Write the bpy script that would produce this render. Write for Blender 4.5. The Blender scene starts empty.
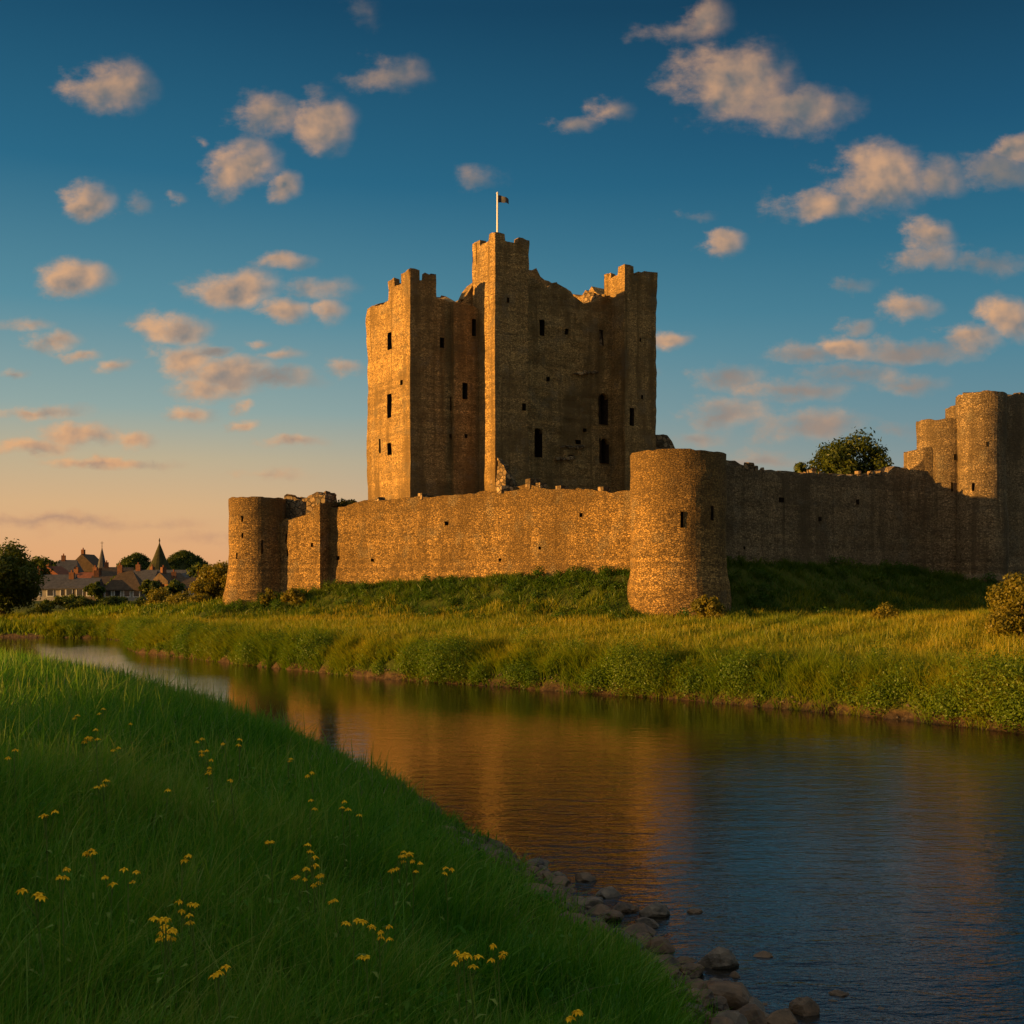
import bpy, bmesh, math, random
import numpy as np
from mathutils import Vector, noise as mnoise

R = math.radians
rng = np.random.default_rng(7)
random.seed(11)
sc = bpy.context.scene
COL = sc.collection

# ------------------------------------------------------------------ camera
F, Y0, EYE = 1150.0, 590.0, 4.0          # focal length in pixels, horizon row, eye height over the water
cam_d = bpy.data.cameras.new('camera')
cam = bpy.data.objects.new('camera', cam_d)
COL.objects.link(cam)
cam.location = (0, 0, EYE)
cam.rotation_euler = (R(90), 0, 0)
cam_d.sensor_width = 36.0
cam_d.lens = 36.0 * F / 1024.0
cam_d.shift_y = (Y0 - 512.0) / 1024.0
cam_d.clip_start = 0.05
cam_d.clip_end = 20000
sc.camera = cam

# ------------------------------------------------------------------ sun, sky, exposure
SUN_EL = 5.3
SUN_AZ = R(-108.5)                        # from +y, negative to the left of the view
SDIR = Vector((math.sin(SUN_AZ) * math.cos(R(SUN_EL)), math.cos(SUN_AZ) * math.cos(R(SUN_EL)), math.sin(R(SUN_EL))))
sun_d = bpy.data.lights.new('sun', 'SUN')
sun_d.energy = 5.0
sun_d.color = (1.0, 0.525, 0.125)
sun_d.angle = R(0.6)
sun = bpy.data.objects.new('sun', sun_d)
COL.objects.link(sun)
sun.rotation_euler = (-SDIR).to_track_quat('-Z', 'Y').to_euler()

vs = sc.view_settings
vs.view_transform = 'Standard'
vs.look = 'None'
vs.exposure = 1.0
vs.gamma = 1.0
vs.use_curve_mapping = False
sc.cycles.use_denoising = True
sc.cycles.max_bounces = 5
sc.cycles.diffuse_bounces = 2
sc.cycles.glossy_bounces = 2
sc.cycles.transmission_bounces = 3
sc.cycles.transparent_max_bounces = 4
sc.cycles.sample_clamp_indirect = 4.0


def lin(c):
    return tuple(((v / 255.0) / 12.92 if v / 255.0 <= 0.04045 else ((v / 255.0 + 0.055) / 1.055) ** 2.4) for v in c)


class NT:
    """small helper for node trees"""
    def __init__(s, tree):
        s.t = tree

    def n(s, typ, **kw):
        nd = s.t.nodes.new(typ)
        for k, v in kw.items():
            setattr(nd, k, v)
        return nd

    def link(s, a, b):
        s.t.links.new(a, b)

    def put(s, sock, v):
        if v is None:
            return
        if isinstance(v, bpy.types.NodeSocket):
            s.link(v, sock)
        else:
            sock.default_value = v

    def math(s, op, a, b=None, c=None, clamp=False):
        nd = s.n('ShaderNodeMath', operation=op, use_clamp=clamp)
        for i, v in enumerate((a, b, c)):
            s.put(nd.inputs[i], v)
        return nd.outputs[0]

    def vmath(s, op, a, b=None, c=None):
        nd = s.n('ShaderNodeVectorMath', operation=op)
        for i, v in enumerate((a, b, c)):
            s.put(nd.inputs[i], v)
        return nd.outputs['Value'] if op in ('LENGTH', 'DOT_PRODUCT', 'DISTANCE') else nd.outputs['Vector']

    def mix(s, f, a, b, blend='MIX'):
        nd = s.n('ShaderNodeMix', data_type='RGBA', blend_type=blend)
        nd.clamp_factor = True
        s.put(nd.inputs[0], f)
        for i, v in ((6, a), (7, b)):
            if isinstance(v, (tuple, list)) and len(v) == 3:
                v = tuple(v) + (1,)
            s.put(nd.inputs[i], v)
        return nd.outputs[2]

    def ramp(s, f, stops, interp='LINEAR'):
        nd = s.n('ShaderNodeValToRGB')
        cr = nd.color_ramp
        cr.interpolation = interp
        while len(cr.elements) < len(stops):
            cr.elements.new(0.5)
        for e, (p, c) in zip(cr.elements, stops):
            e.position = p
            e.color = tuple(c) + (1,) if len(c) == 3 else c
        s.put(nd.inputs[0], f)
        return nd.outputs[0]

    def maprange(s, v, a, b, c=0.0, d=1.0, smooth=True):
        nd = s.n('ShaderNodeMapRange', interpolation_type='SMOOTHSTEP' if smooth else 'LINEAR')
        for i, x in enumerate((v, a, b, c, d)):
            s.put(nd.inputs[i], x)
        return nd.outputs[0]

    def noise(s, vec, scale, detail=3.0, rough=0.55, dist=0.0):
        nd = s.n('ShaderNodeTexNoise')
        s.put(nd.inputs['Vector'], vec)
        nd.inputs['Scale'].default_value = scale
        nd.inputs['Detail'].default_value = detail
        nd.inputs['Roughness'].default_value = rough
        nd.inputs['Distortion'].default_value = dist
        return nd.outputs[0], nd.outputs[1]


# -- the sky: a Nishita sky graded to the evening colours, with scattered fair-weather clouds
CLOUDS = [  # column, row, half width, half height (all as angles in 1/1150), density, greyness
    (112, 86, 46, 26, 1, 0), (322, 124, 38, 30, 1, 0), (268, 116, 46, 22, .7, .3), (240, 166, 46, 27, 1, 0), (280, 183, 22, 19, 1, 0),
    (87, 202, 30, 18, 1, .1), (132, 206, 24, 14, .55, .4), (395, 71, 38, 20, .62, .4), (355, 12, 26, 20, .42, .5), (195, 146, 10, 8, .6, .2),
    (482, 182, 28, 13, .36, .5), (176, 199, 12, 8, .55, .2),
    (735, 82, 66, 42, 1.05, 0), (800, 108, 62, 30, .8, .45), (704, 18, 30, 22, .72, .2), (676, 32, 42, 12, .48, .3),
    (572, 127, 30, 10, .6, .3), (608, 113, 28, 15, .75, .2), (880, 180, 56, 36, 1.05, 0), (815, 205, 60, 16, .9, .1), (935, 178, 34, 22, .7, .4),
    (725, 242, 24, 12, .9, .1), (697, 217, 24, 9, .42, .5), (928, 236, 30, 17, .95, .1), (930, 258, 34, 16, .7, .5), (980, 262, 54, 14, .6, .9),
    (1018, 148, 24, 12, .8, .1), (1008, 173, 44, 20, .65, 1),
    (78, 279, 42, 19, 1, 0), (236, 289, 50, 23, 1, 0), (286, 313, 30, 13, .9, 0), (282, 262, 38, 9, .65, .1), (305, 290, 54, 12, .55, .3), (332, 314, 20, 14, .75, .1),
    (178, 329, 40, 16, .9, .1), (184, 360, 40, 22, .95, .1), (226, 376, 58, 20, .95, .35), (270, 380, 58, 11, .75, .9), (206, 389, 44, 14, .8, .1), (215, 352, 20, 8, .8, .9),
    (52, 341, 32, 13, .9, .1), (28, 325, 32, 9, .6, .1), (82, 357, 22, 8, .7, .1), (112, 367, 24, 8, .7, .1),
    (253, 343, 17, 7, .7, .1), (280, 357, 28, 8, .55, .2), (345, 369, 24, 8, .65, .3), (10, 373, 20, 7, .7, .1),
    (190, 411, 30, 9, .8, .1), (242, 403, 11, 7, .65, .1), (248, 422, 15, 6, .65, .1), (30, 412, 64, 8, .75, .2),
    (80, 434, 52, 14, .98, .05), (132, 438, 26, 11, .9, .1), (35, 447, 50, 10, .85, .1), (105, 463, 78, 7, .85, .15),
    (295, 442, 36, 8, .7, .1), (272, 473, 46, 7, .5, .2), (60, 524, 190, 9, .5, .7), (250, 536, 150, 9, .36, .6),
    (673, 337, 22, 10, .85, .15), (848, 351, 36, 13, .95, .2), (808, 355, 44, 12, .65, .8), (910, 307, 36, 14, .8, .35),
    (965, 338, 44, 16, .9, .25), (1008, 323, 34, 21, .98, .2), (920, 351, 64, 13, .65, .9),
    (800, 388, 64, 14, .72, .8), (845, 375, 64, 12, .6, .9), (720, 415, 58, 18, .72, .8), (815, 426, 70, 18, .75, .85), (890, 430, 40, 10, .5, .9), (690, 437, 44, 10, .65, .7),
    (762, 461, 46, 10, .58, .7), (735, 378, 34, 14, .5, 1), (915, 385, 38, 12, .55, 1), (848, 285, 26, 9, .5, .6), (860, 327, 18, 10, .55, .6), (642, 370, 20, 8, .5, .5),
]
world = bpy.data.worlds.new('World')
sc.world = world
world.use_nodes = True
wt = NT(world.node_tree)
wt.t.nodes.clear()
tc = wt.n('ShaderNodeTexCoord').outputs['Generated']
sep = wt.n('ShaderNodeSeparateXYZ')
wt.link(tc, sep.inputs[0])
DX, DY, DZ = sep.outputs
nish = wt.n('ShaderNodeTexSky', sky_type='NISHITA')
nish.sun_disc = False
nish.sun_elevation = R(SUN_EL)
nish.sun_rotation = SUN_AZ
nish.altitude = 20
nish.air_density = 1.0
nish.dust_density = 1.2
nish.ozone_density = 2.0
zc = wt.math('MAXIMUM', DZ, 0.0)
OVERHEAD_FILL = (.52, .54, .50)                     # bright unseen sky overhead, added to lift the light in the shade
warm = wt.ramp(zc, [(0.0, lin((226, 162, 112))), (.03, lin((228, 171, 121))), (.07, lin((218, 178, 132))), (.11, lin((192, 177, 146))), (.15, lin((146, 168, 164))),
                    (.23, lin((88, 141, 158))), (.33, lin((42, 105, 135))), (.45, lin((22, 72, 102))), (.58, lin((16, 58, 88))), (.8, OVERHEAD_FILL), (1.0, OVERHEAD_FILL)])
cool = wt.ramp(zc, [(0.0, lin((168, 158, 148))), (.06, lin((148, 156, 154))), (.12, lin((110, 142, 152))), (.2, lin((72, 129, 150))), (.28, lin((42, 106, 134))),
                    (.36, lin((26, 82, 114))), (.45, lin((16, 58, 84))), (.58, lin((14, 50, 76))), (.8, OVERHEAD_FILL), (1.0, OVERHEAD_FILL)])
hl = wt.math('MAXIMUM', wt.math('SQRT', wt.math('ADD', wt.math('MULTIPLY', DX, DX), wt.math('MULTIPLY', DY, DY))), 1e-4)
az = wt.math('DIVIDE', wt.math('ADD', wt.math('MULTIPLY', DX, math.sin(SUN_AZ)), wt.math('MULTIPLY', DY, math.cos(SUN_AZ))), hl)
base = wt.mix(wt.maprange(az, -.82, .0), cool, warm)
glow = wt.math('MULTIPLY', wt.maprange(az, .1, 1.0), wt.maprange(zc, .45, 0.0))
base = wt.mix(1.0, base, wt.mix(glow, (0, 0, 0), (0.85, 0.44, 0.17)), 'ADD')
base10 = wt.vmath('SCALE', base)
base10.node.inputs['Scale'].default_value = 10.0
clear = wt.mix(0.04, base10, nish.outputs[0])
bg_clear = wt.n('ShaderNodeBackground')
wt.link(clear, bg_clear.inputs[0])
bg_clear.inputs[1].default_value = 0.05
# cloud field on the tangent plane of the directions ahead (+y)
ydiv = wt.math('MAXIMUM', DY, 0.05)
hh = wt.math('DIVIDE', DX, ydiv)
vv = wt.math('DIVIDE', DZ, ydiv)
cmb = wt.n('ShaderNodeCombineXYZ')
wt.link(hh, cmb.inputs[0])
wt.link(vv, cmb.inputs[1])
P = cmb.outputs[0]
n1, c1 = wt.noise(wt.vmath('MULTIPLY', P, (1, 1.5, 1)), 17.0, 6.0, 0.62)
warp = wt.vmath('MULTIPLY_ADD', c1, (.050, .030, 0), (-.025, -.015, 0))
PW = wt.vmath('ADD', P, warp)
n2, _ = wt.noise(P, 36.0, 3.0, 0.5)
n3, _ = wt.noise(wt.vmath('ADD', P, (.008, -.006, 0)), 36.0, 3.0, 0.5)
relief = wt.math('SUBTRACT', n2, n3)
fb = wt.math('SUBTRACT', wt.math('ADD', wt.math('MULTIPLY', n1, .82), wt.math('MULTIPLY', n2, .18)), .5)
EDGES = [-9, 205, 420, 790, 9999]
shader = bg_clear.outputs[0]
shader_parts = []
for b in range(4):
    lo, hi = EDGES[b], EDGES[b + 1]
    D = G = DL = None
    for (px, py, a, bb, den, grey) in CLOUDS:
        if px + a + 45 < lo or px - a - 45 > hi:
            continue
        a, bb = a * 1.18 / F, bb * 1.22 / F
        cx, cy = (px - 512) / F, (Y0 - py) / F
        l = wt.vmath('LENGTH', wt.vmath('MULTIPLY_ADD', PW, (1 / a, 1 / bb, 0), (-cx / a, -cy / bb, 0)))
        d = wt.math('MULTIPLY_ADD', l, -den * .8, den * .8)
        D = d if D is None else wt.math('MAXIMUM', D, d)
        if True:
            l2 = wt.vmath('LENGTH', wt.vmath('MULTIPLY_ADD', PW, (1 / a, 1 / bb, 0), (-cx / a + .34, -cy / bb - .34, 0)))
            d2 = wt.math('MULTIPLY_ADD', l2, -den * .8, den * .8)
            DL = d2 if DL is None else wt.math('MAXIMUM', DL, d2)
        if grey > .3:
            g = wt.math('MULTIPLY_ADD', l, -grey, grey)
            G = g if G is None else wt.math('MAXIMUM', G, g)
    alpha = wt.maprange(wt.math('MULTIPLY_ADD', fb, 1.4, D), .0, .62, 0, .90)
    side = wt.math('MULTIPLY_ADD', wt.math('SUBTRACT', DL, D), 1.0, .74)
    lit = wt.math('MULTIPLY_ADD', relief, 1.9, side, clamp=True)
    greyf = wt.math('MAXIMUM', wt.maprange(G, 0, .7, 0, .85) if G is not None else 0.0, 0.0)
    lit = wt.math('MULTIPLY', lit, wt.math('SUBTRACT', 1.0, greyf), clamp=True)
    lit = wt.math('MULTIPLY', lit, wt.maprange(D, -.1, .35, .55, 1.0))
    litcol = wt.ramp(zc, [(0, lin((228, 166, 114))), (.16, lin((226, 172, 124))), (.35, lin((206, 162, 126))), (.5, lin((168, 138, 116)))])
    shcol = wt.ramp(zc, [(0, lin((190, 142, 112))), (.12, lin((150, 134, 124))), (.35, lin((104, 112, 116))), (.5, lin((76, 92, 104)))])
    cc = wt.vmath('SCALE', wt.mix(lit, shcol, litcol))
    cc.node.inputs['Scale'].default_value = 10.0
    bg = wt.n('ShaderNodeBackground')
    wt.link(wt.mix(alpha, clear, cc), bg.inputs[0])
    bg.inputs[1].default_value = 0.05
    shader_parts.append((bg.outputs[0], (lo - 512) / F))
cur = shader_parts[0][0]
for s_, h0 in shader_parts[1:]:
    m = wt.n('ShaderNodeMixShader')
    wt.link(wt.math('GREATER_THAN', hh, h0), m.inputs[0])
    wt.link(cur, m.inputs[1])
    wt.link(s_, m.inputs[2])
    cur = m.outputs[0]
inview = wt.math('MULTIPLY', wt.math('GREATER_THAN', DY, .5), wt.math('LESS_THAN', vv, .7))
inview = wt.math('MULTIPLY', inview, wt.math('GREATER_THAN', DZ, -.02))
m = wt.n('ShaderNodeMixShader')
wt.link(inview, m.inputs[0])
wt.link(bg_clear.outputs[0], m.inputs[1])
wt.link(cur, m.inputs[2])
wo = wt.n('ShaderNodeOutputWorld')
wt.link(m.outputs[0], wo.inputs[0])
world.cycles.sampling_method = 'MANUAL'
world.cycles.sample_map_resolution = 512


# ------------------------------------------------------------------ object helpers
def tag(o, label=None, cat=None, group=None, kind=None):
    if label: o['label'] = label
    if cat: o['category'] = cat
    if group: o['group'] = group
    if kind: o['kind'] = kind
    return o


def empty(name, loc, label=None, cat=None, group=None):
    o = bpy.data.objects.new(name, None)
    o.location = loc
    o.empty_display_size = .3
    COL.objects.link(o)
    return tag(o, label, cat, group)


def base_of(parent):
    v = Vector((0, 0, 0))
    while parent is not None:
        v += Vector(parent.location)
        parent = parent.parent
    return v


def link_mesh(name, me, mat, parent=None):
    o = bpy.data.objects.new(name, me)
    COL.objects.link(o)
    if mat is not None:
        me.materials.append(mat)
    if parent is not None:
        o.parent = parent
    return o


class MB:
    """collects world-space vertices and faces; build() links them as ONE object"""
    def __init__(s):
        s.v, s.f = [], []

    def add(s, vs_, fs_):
        o = len(s.v)
        s.v += [tuple(v) for v in vs_]
        s.f += [tuple(i + o for i in f) for f in fs_]

    def box(s, c, size, rz=0.0):
        x, y, z = (k / 2 for k in size)
        ca, sa = math.cos(rz), math.sin(rz)
        vs_ = [(c[0] + i * x * ca - j * y * sa, c[1] + i * x * sa + j * y * ca, c[2] + k * z)
               for i, j, k in ((-1, -1, -1), (1, -1, -1), (1, 1, -1), (-1, 1, -1), (-1, -1, 1), (1, -1, 1), (1, 1, 1), (-1, 1, 1))]
        s.add(vs_, [(0, 3, 2, 1), (4, 5, 6, 7), (0, 1, 5, 4), (1, 2, 6, 5), (2, 3, 7, 6), (3, 0, 4, 7)])

    def tube(s, pts, radii, n=8):
        pts = [Vector(p) for p in pts]
        vs_, fs_ = [], []
        for i, p in enumerate(pts):
            t = (pts[min(i + 1, len(pts) - 1)] - pts[max(i - 1, 0)]).normalized()
            a = t.orthogonal().normalized()
            b = t.cross(a)
            for k in range(n):
                th = 2 * math.pi * k / n
                vs_.append(p + (a * math.cos(th) + b * math.sin(th)) * radii[i])
        for i in range(len(pts) - 1):
            for k in range(n):
                fs_.append((i * n + k, i * n + (k + 1) % n, (i + 1) * n + (k + 1) % n, (i + 1) * n + k))
        fs_.append(tuple(range(n))[::-1])
        fs_.append(tuple((len(pts) - 1) * n + k for k in range(n)))
        s.add(vs_, fs_)

    def build(s, name, mat, parent=None, smooth=False):
        b = base_of(parent)
        me = bpy.data.meshes.new(name)
        me.from_pydata([(v[0] - b.x, v[1] - b.y, v[2] - b.z) for v in s.v], [], s.f)
        if smooth:
            me.polygons.foreach_set('use_smooth', [True] * len(me.polygons))
        me.update()
        return link_mesh(name, me, mat, parent)


def mesh_np(name, verts, faces_list, mat, parent=None, attrs=None, smooth=False):
    """faces_list: list of int arrays (n,3) / (n,4)"""
    b = base_of(parent)
    verts = np.asarray(verts, dtype=np.float64) - np.array((b.x, b.y, b.z))
    me = bpy.data.meshes.new(name)
    me.vertices.add(len(verts))
    me.vertices.foreach_set('co', verts.astype(np.float32).ravel())
    loops = np.concatenate([f.ravel() for f in faces_list]).astype(np.int32)
    sizes = np.concatenate([np.full(len(f), f.shape[1]) for f in faces_list])
    starts = np.concatenate([[0], np.cumsum(sizes)[:-1]]).astype(np.int32)
    me.loops.add(len(loops))
    me.loops.foreach_set('vertex_index', loops)
    me.polygons.add(len(sizes))
    me.polygons.foreach_set('loop_start', starts)
    if smooth:
        me.polygons.foreach_set('use_smooth', np.ones(len(sizes), dtype=bool))
    me.update(calc_edges=True)
    if attrs:
        for k, v in attrs.items():
            at_ = me.attributes.new(k, 'FLOAT', 'POINT')
            at_.data.foreach_set('value', np.asarray(v, dtype=np.float32))
    return link_mesh(name, me, mat, parent)


# ------------------------------------------------------------------ materials
def new_mat(name):
    m_ = bpy.data.materials.new(name)
    m_.use_nodes = True
    m_.node_tree.nodes.clear()
    t = NT(m_.node_tree)
    out = t.n('ShaderNodeOutputMaterial')
    return m_, t, out


def principled(t, out, col, rough=.8, spec=.3, normal=None):
    p = t.n('ShaderNodeBsdfPrincipled')
    t.put(p.inputs['Base Color'], tuple(col) + (1,) if isinstance(col, tuple) and len(col) == 3 else col)
    t.put(p.inputs['Roughness'], rough)
    p.inputs['Specular IOR Level'].default_value = spec
    if normal is not None:
        t.link(normal, p.inputs['Normal'])
    t.link(p.outputs[0], out.inputs[0])
    return p


def stone_mat(name, light, mid, dark, sx=2.6, sz=6.0, bump=1.0, stain=1.0, crest=None):
    m_, t, out = new_mat(name)
    pos = t.n('ShaderNodeNewGeometry').outputs['Position']
    _, wc = t.noise(pos, 1.7, 2)
    p2 = t.vmath('ADD', pos, t.vmath('MULTIPLY_ADD', wc, (.22, .22, .12), (-.11, -.11, -.06)))
    sv = t.vmath('MULTIPLY', p2, (sx, sx, sz))
    v1 = t.n('ShaderNodeTexVoronoi', feature='F1')
    t.link(sv, v1.inputs['Vector'])
    v1.inputs['Scale'].default_value = 1
    v2 = t.n('ShaderNodeTexVoronoi', feature='DISTANCE_TO_EDGE')
    t.link(sv, v2.inputs['Vector'])
    v2.inputs['Scale'].default_value = 1
    sp = t.n('ShaderNodeSeparateColor')
    t.link(v1.outputs['Color'], sp.inputs[0])
    rnd, rnd2 = sp.outputs[0], sp.outputs[1]
    edge = t.maprange(v2.outputs['Distance'], .0, .15)
    col = t.ramp(rnd, [(0, dark), (.22, mid), (.66, light), (1, tuple(min(1, c * 1.25) for c in light))])
    spz = t.n('ShaderNodeSeparateXYZ')
    t.link(p2, spz.inputs[0])
    crs = t.n('ShaderNodeTexWhiteNoise', noise_dimensions='1D')
    t.link(t.math('FLOOR', t.math('MULTIPLY', spz.outputs[2], 3.3)), crs.inputs['W'])
    col = t.mix(1.0, col, t.ramp(crs.outputs[0], [(0, (.74, .75, .78)), (1, (1.16, 1.14, 1.10))]), 'MULTIPLY')
    fine, _ = t.noise(pos, 9, 4, .65)
    col = t.mix(1.0, col, t.ramp(fine, [(.3, (.45, .45, .45)), (.66, (1.2, 1.2, 1.2))]), 'MULTIPLY')
    low, _ = t.noise(pos, .22, 4, .6)
    streak, _ = t.noise(t.vmath('MULTIPLY', pos, (.9, .9, .10)), 1.0, 4, .6)
    stn = t.math('MULTIPLY_ADD', low, .5, t.math('MULTIPLY', streak, .5))
    col = t.mix(t.maprange(stn, .57, .38, 0, .66 * stain), col, tuple(c * .33 for c in mid), 'MIX')
    thin, _ = t.noise(t.vmath('MULTIPLY', pos, (1.9, 1.9, .06)), 1.0, 3, .6)
    col = t.mix(t.maprange(thin, .55, .70, 0, .55 * stain), col, tuple(c * .30 for c in mid), 'MIX')
    if crest:  # dark lichen and run-off streaks below the wall head
        sp3 = t.n('ShaderNodeSeparateXYZ')
        t.link(pos, sp3.inputs[0])
        zz = t.math('MULTIPLY_ADD', streak, 5.0, t.math('SUBTRACT', sp3.outputs[2], 2.5))
        col = t.mix(t.maprange(zz, crest[0], crest[1], 0, .6), col, tuple(c * .36 for c in mid), 'MIX')
    patch, _ = t.noise(pos, .55, 3, .6)
    col = t.mix(t.maprange(patch, .54, .68, 0, .35), col, (.19, .17, .12), 'MIX')
    col = t.mix(t.math('SUBTRACT', 1.0, edge), col, tuple(c * .75 for c in dark), 'MIX')
    hgt = t.math('ADD', t.math('MULTIPLY', edge, .6), t.math('ADD', t.math('MULTIPLY', rnd2, .55), t.math('MULTIPLY', fine, .5)))
    bp = t.n('ShaderNodeBump')
    bp.inputs['Strength'].default_value = bump
    bp.inputs['Distance'].default_value = .10
    t.link(hgt, bp.inputs['Height'])
    principled(t, out, col, .92, .15, bp.outputs[0])
    return m_


M_KEEP = stone_mat('keep_limestone', (.55, .342, .122), (.425, .264, .096), (.20, .128, .052), 4.6, 11.0, .62, 1.35)
M_CURT = stone_mat('curtain_rubble', (.44, .262, .084), (.31, .186, .062), (.12, .074, .031), 5.2, 9.5, .7, 1.0, (8.6, 11.4))
M_GATE = stone_mat('gatehouse_rubble', (.37, .255, .13), (.275, .19, .098), (.14, .097, .054), 5.2, 9.5, .7, 1.2)
M_RUBBLE = stone_mat('broken_core_rubble', (.42, .28, .14), (.26, .175, .09), (.10, .07, .04), 1.9, 2.6, 1.0)


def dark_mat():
    m_, t, out = new_mat('opening_painted_shade')
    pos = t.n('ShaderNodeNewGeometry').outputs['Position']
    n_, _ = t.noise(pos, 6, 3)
    principled(t, out, t.ramp(n_, [(.3, (.02, .015, .01)), (.7, (.06, .045, .03))]), .95, .05)  # near-black colour stands in for the unlit depth of the openings
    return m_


M_OPEN = dark_mat()


def blade_mat(name, stops, trans=.45, low=.12, lowcols=None, gloss=.015):
    """grass / foliage: per-blade colour from the attribute rnd, drier towards the tip (hgt)"""
    m_, t, out = new_mat(name)
    at1 = t.n('ShaderNodeAttribute', attribute_name='rnd').outputs['Fac']
    at2 = t.n('ShaderNodeAttribute', attribute_name='hgt').outputs['Fac']
    pos = t.n('ShaderNodeNewGeometry').outputs['Position']
    n_, _ = t.noise(pos, low, 3, .6)
    f = t.math('ADD', t.math('MULTIPLY', at1, .55), t.math('ADD', t.math('MULTIPLY_ADD', n_, 1.2, -.6), t.math('MULTIPLY', at2, .45)), clamp=True)
    col = t.ramp(f, stops)
    d = t.n('ShaderNodeBsdfDiffuse')
    t.link(col, d.inputs[0])
    tr = t.n('ShaderNodeBsdfTranslucent')
    t.link(t.mix(1.0, col, (1.1, 1.2, .5), 'MULTIPLY'), tr.inputs[0])
    m1 = t.n('ShaderNodeMixShader')
    m1.inputs[0].default_value = trans
    t.link(d.outputs[0], m1.inputs[1])
    t.link(tr.outputs[0], m1.inputs[2])
    g = t.n('ShaderNodeBsdfGlossy')
    g.inputs['Roughness'].default_value = .45
    g.inputs[0].default_value = (.8, .85, .8, 1)
    m2 = t.n('ShaderNodeMixShader')
    m2.inputs[0].default_value = gloss
    t.link(m1.outputs[0], m2.inputs[1])
    t.link(g.outputs[0], m2.inputs[2])
    t.link(m2.outputs[0], out.inputs[0])
    return m_


M_GNEAR = blade_mat('lush_bank_grass', [(0, (.022, .085, .004)), (.3, (.055, .185, .008)), (.65, (.125, .27, .016)), (1, (.32, .33, .06))], .45, .25)
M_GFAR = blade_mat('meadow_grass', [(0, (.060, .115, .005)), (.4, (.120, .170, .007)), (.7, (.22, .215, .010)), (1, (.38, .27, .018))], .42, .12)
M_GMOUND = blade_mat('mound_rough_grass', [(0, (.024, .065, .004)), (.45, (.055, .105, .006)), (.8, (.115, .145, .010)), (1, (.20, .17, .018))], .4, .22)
M_DRY = blade_mat('dead_stems', [(0, (.14, .12, .05)), (1, (.34, .29, .15))], .25, .5)
M_LEAF = blade_mat('tree_leaves', [(0, (.026, .042, .006)), (.5, (.068, .085, .010)), (1, (.15, .14, .016))], .35, .5)
M_LEAFY = blade_mat('golden_bush_leaves', [(0, (.09, .085, .008)), (.5, (.18, .145, .013)), (1, (.30, .19, .02))], .38, .9)
M_IVY = blade_mat('wall_shrub_leaves', [(0, (.04, .05, .008)), (.5, (.085, .08, .012)), (1, (.17, .11, .02))], .3, .9)


def simple_mat(name, a, b, scale=3.0, rough=.8, spec=.3, bump=0.0, detail=4):
    m_, t, out = new_mat(name)
    pos = t.n('ShaderNodeNewGeometry').outputs['Position']
    n_, _ = t.noise(pos, scale, detail, .6)
    nrm = None
    if bump:
        bp = t.n('ShaderNodeBump')
        bp.inputs['Strength'].default_value = bump
        bp.inputs['Distance'].default_value = .05
        t.link(n_, bp.inputs['Height'])
        nrm = bp.outputs[0]
    principled(t, out, t.ramp(n_, [(.3, a), (.7, b)]), rough, spec, nrm)
    return m_


M_BARK = simple_mat('bark', (.05, .035, .02), (.12, .085, .05), 5, .95, .1, .8)
M_ROCK = simple_mat('river_rock', (.030, .017, .008), (.18, .095, .042), 5, .5, .35, .6, 6)
M_ROCKG = simple_mat('grey_river_rock', (.034, .023, .014), (.16, .105, .062), 6, .45, .4, .6, 6)
M_GRAVEL = simple_mat('gravel', (.03, .022, .014), (.14, .10, .06), 9, .7, .3, .7, 6)
M_POLE = simple_mat('white_paint', (.72, .70, .66), (.82, .80, .76), 8, .4, .4)
M_FLAG = simple_mat('flag_cloth', (.03, .035, .05), (.10, .09, .09), 2, .9, .1)
M_STEM = simple_mat('flower_stem', (.09, .15, .015), (.20, .24, .04), 9, .8, .2)
M_PETAL = simple_mat('yellow_petal', (.80, .40, .004), (.95, .56, .008), 20, .7, .2)
M_SEED = simple_mat('dry_seed_head', (.22, .15, .06), (.36, .26, .12), 30, .9, .1)
M_WALLS = {
    'white': simple_mat('white_render', (.28, .25, .21), (.40, .36, .30), 1.5, .9, .1),
    'cream': simple_mat('cream_render', (.26, .19, .11), (.36, .27, .16), 1.5, .9, .1),
    'brick': simple_mat('old_brick', (.13, .055, .03), (.22, .10, .05), 2, .9, .1),
    'stone': simple_mat('grey_house_stone', (.09, .07, .05), (.16, .125, .09), 1.2, .9, .1),
}
M_ROOFS = {
    'slate': simple_mat('slate_roof', (.040, .036, .036), (.080, .072, .068), 1.8, .7, .25, .4),
    'red': simple_mat('red_tile_roof', (.13, .045, .024), (.21, .075, .038), 1.8, .85, .15, .4),
    'brown': simple_mat('brown_tile_roof', (.055, .036, .022), (.10, .066, .04), 1.8, .85, .15, .4),
    'moss': simple_mat('mossy_roof', (.028, .028, .012), (.06, .056, .022), 1.2, .95, .1, .6),
}
M_GLASS = simple_mat('window_glass', (.02, .022, .025), (.05, .05, .055), 1, .15, .5)


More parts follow.
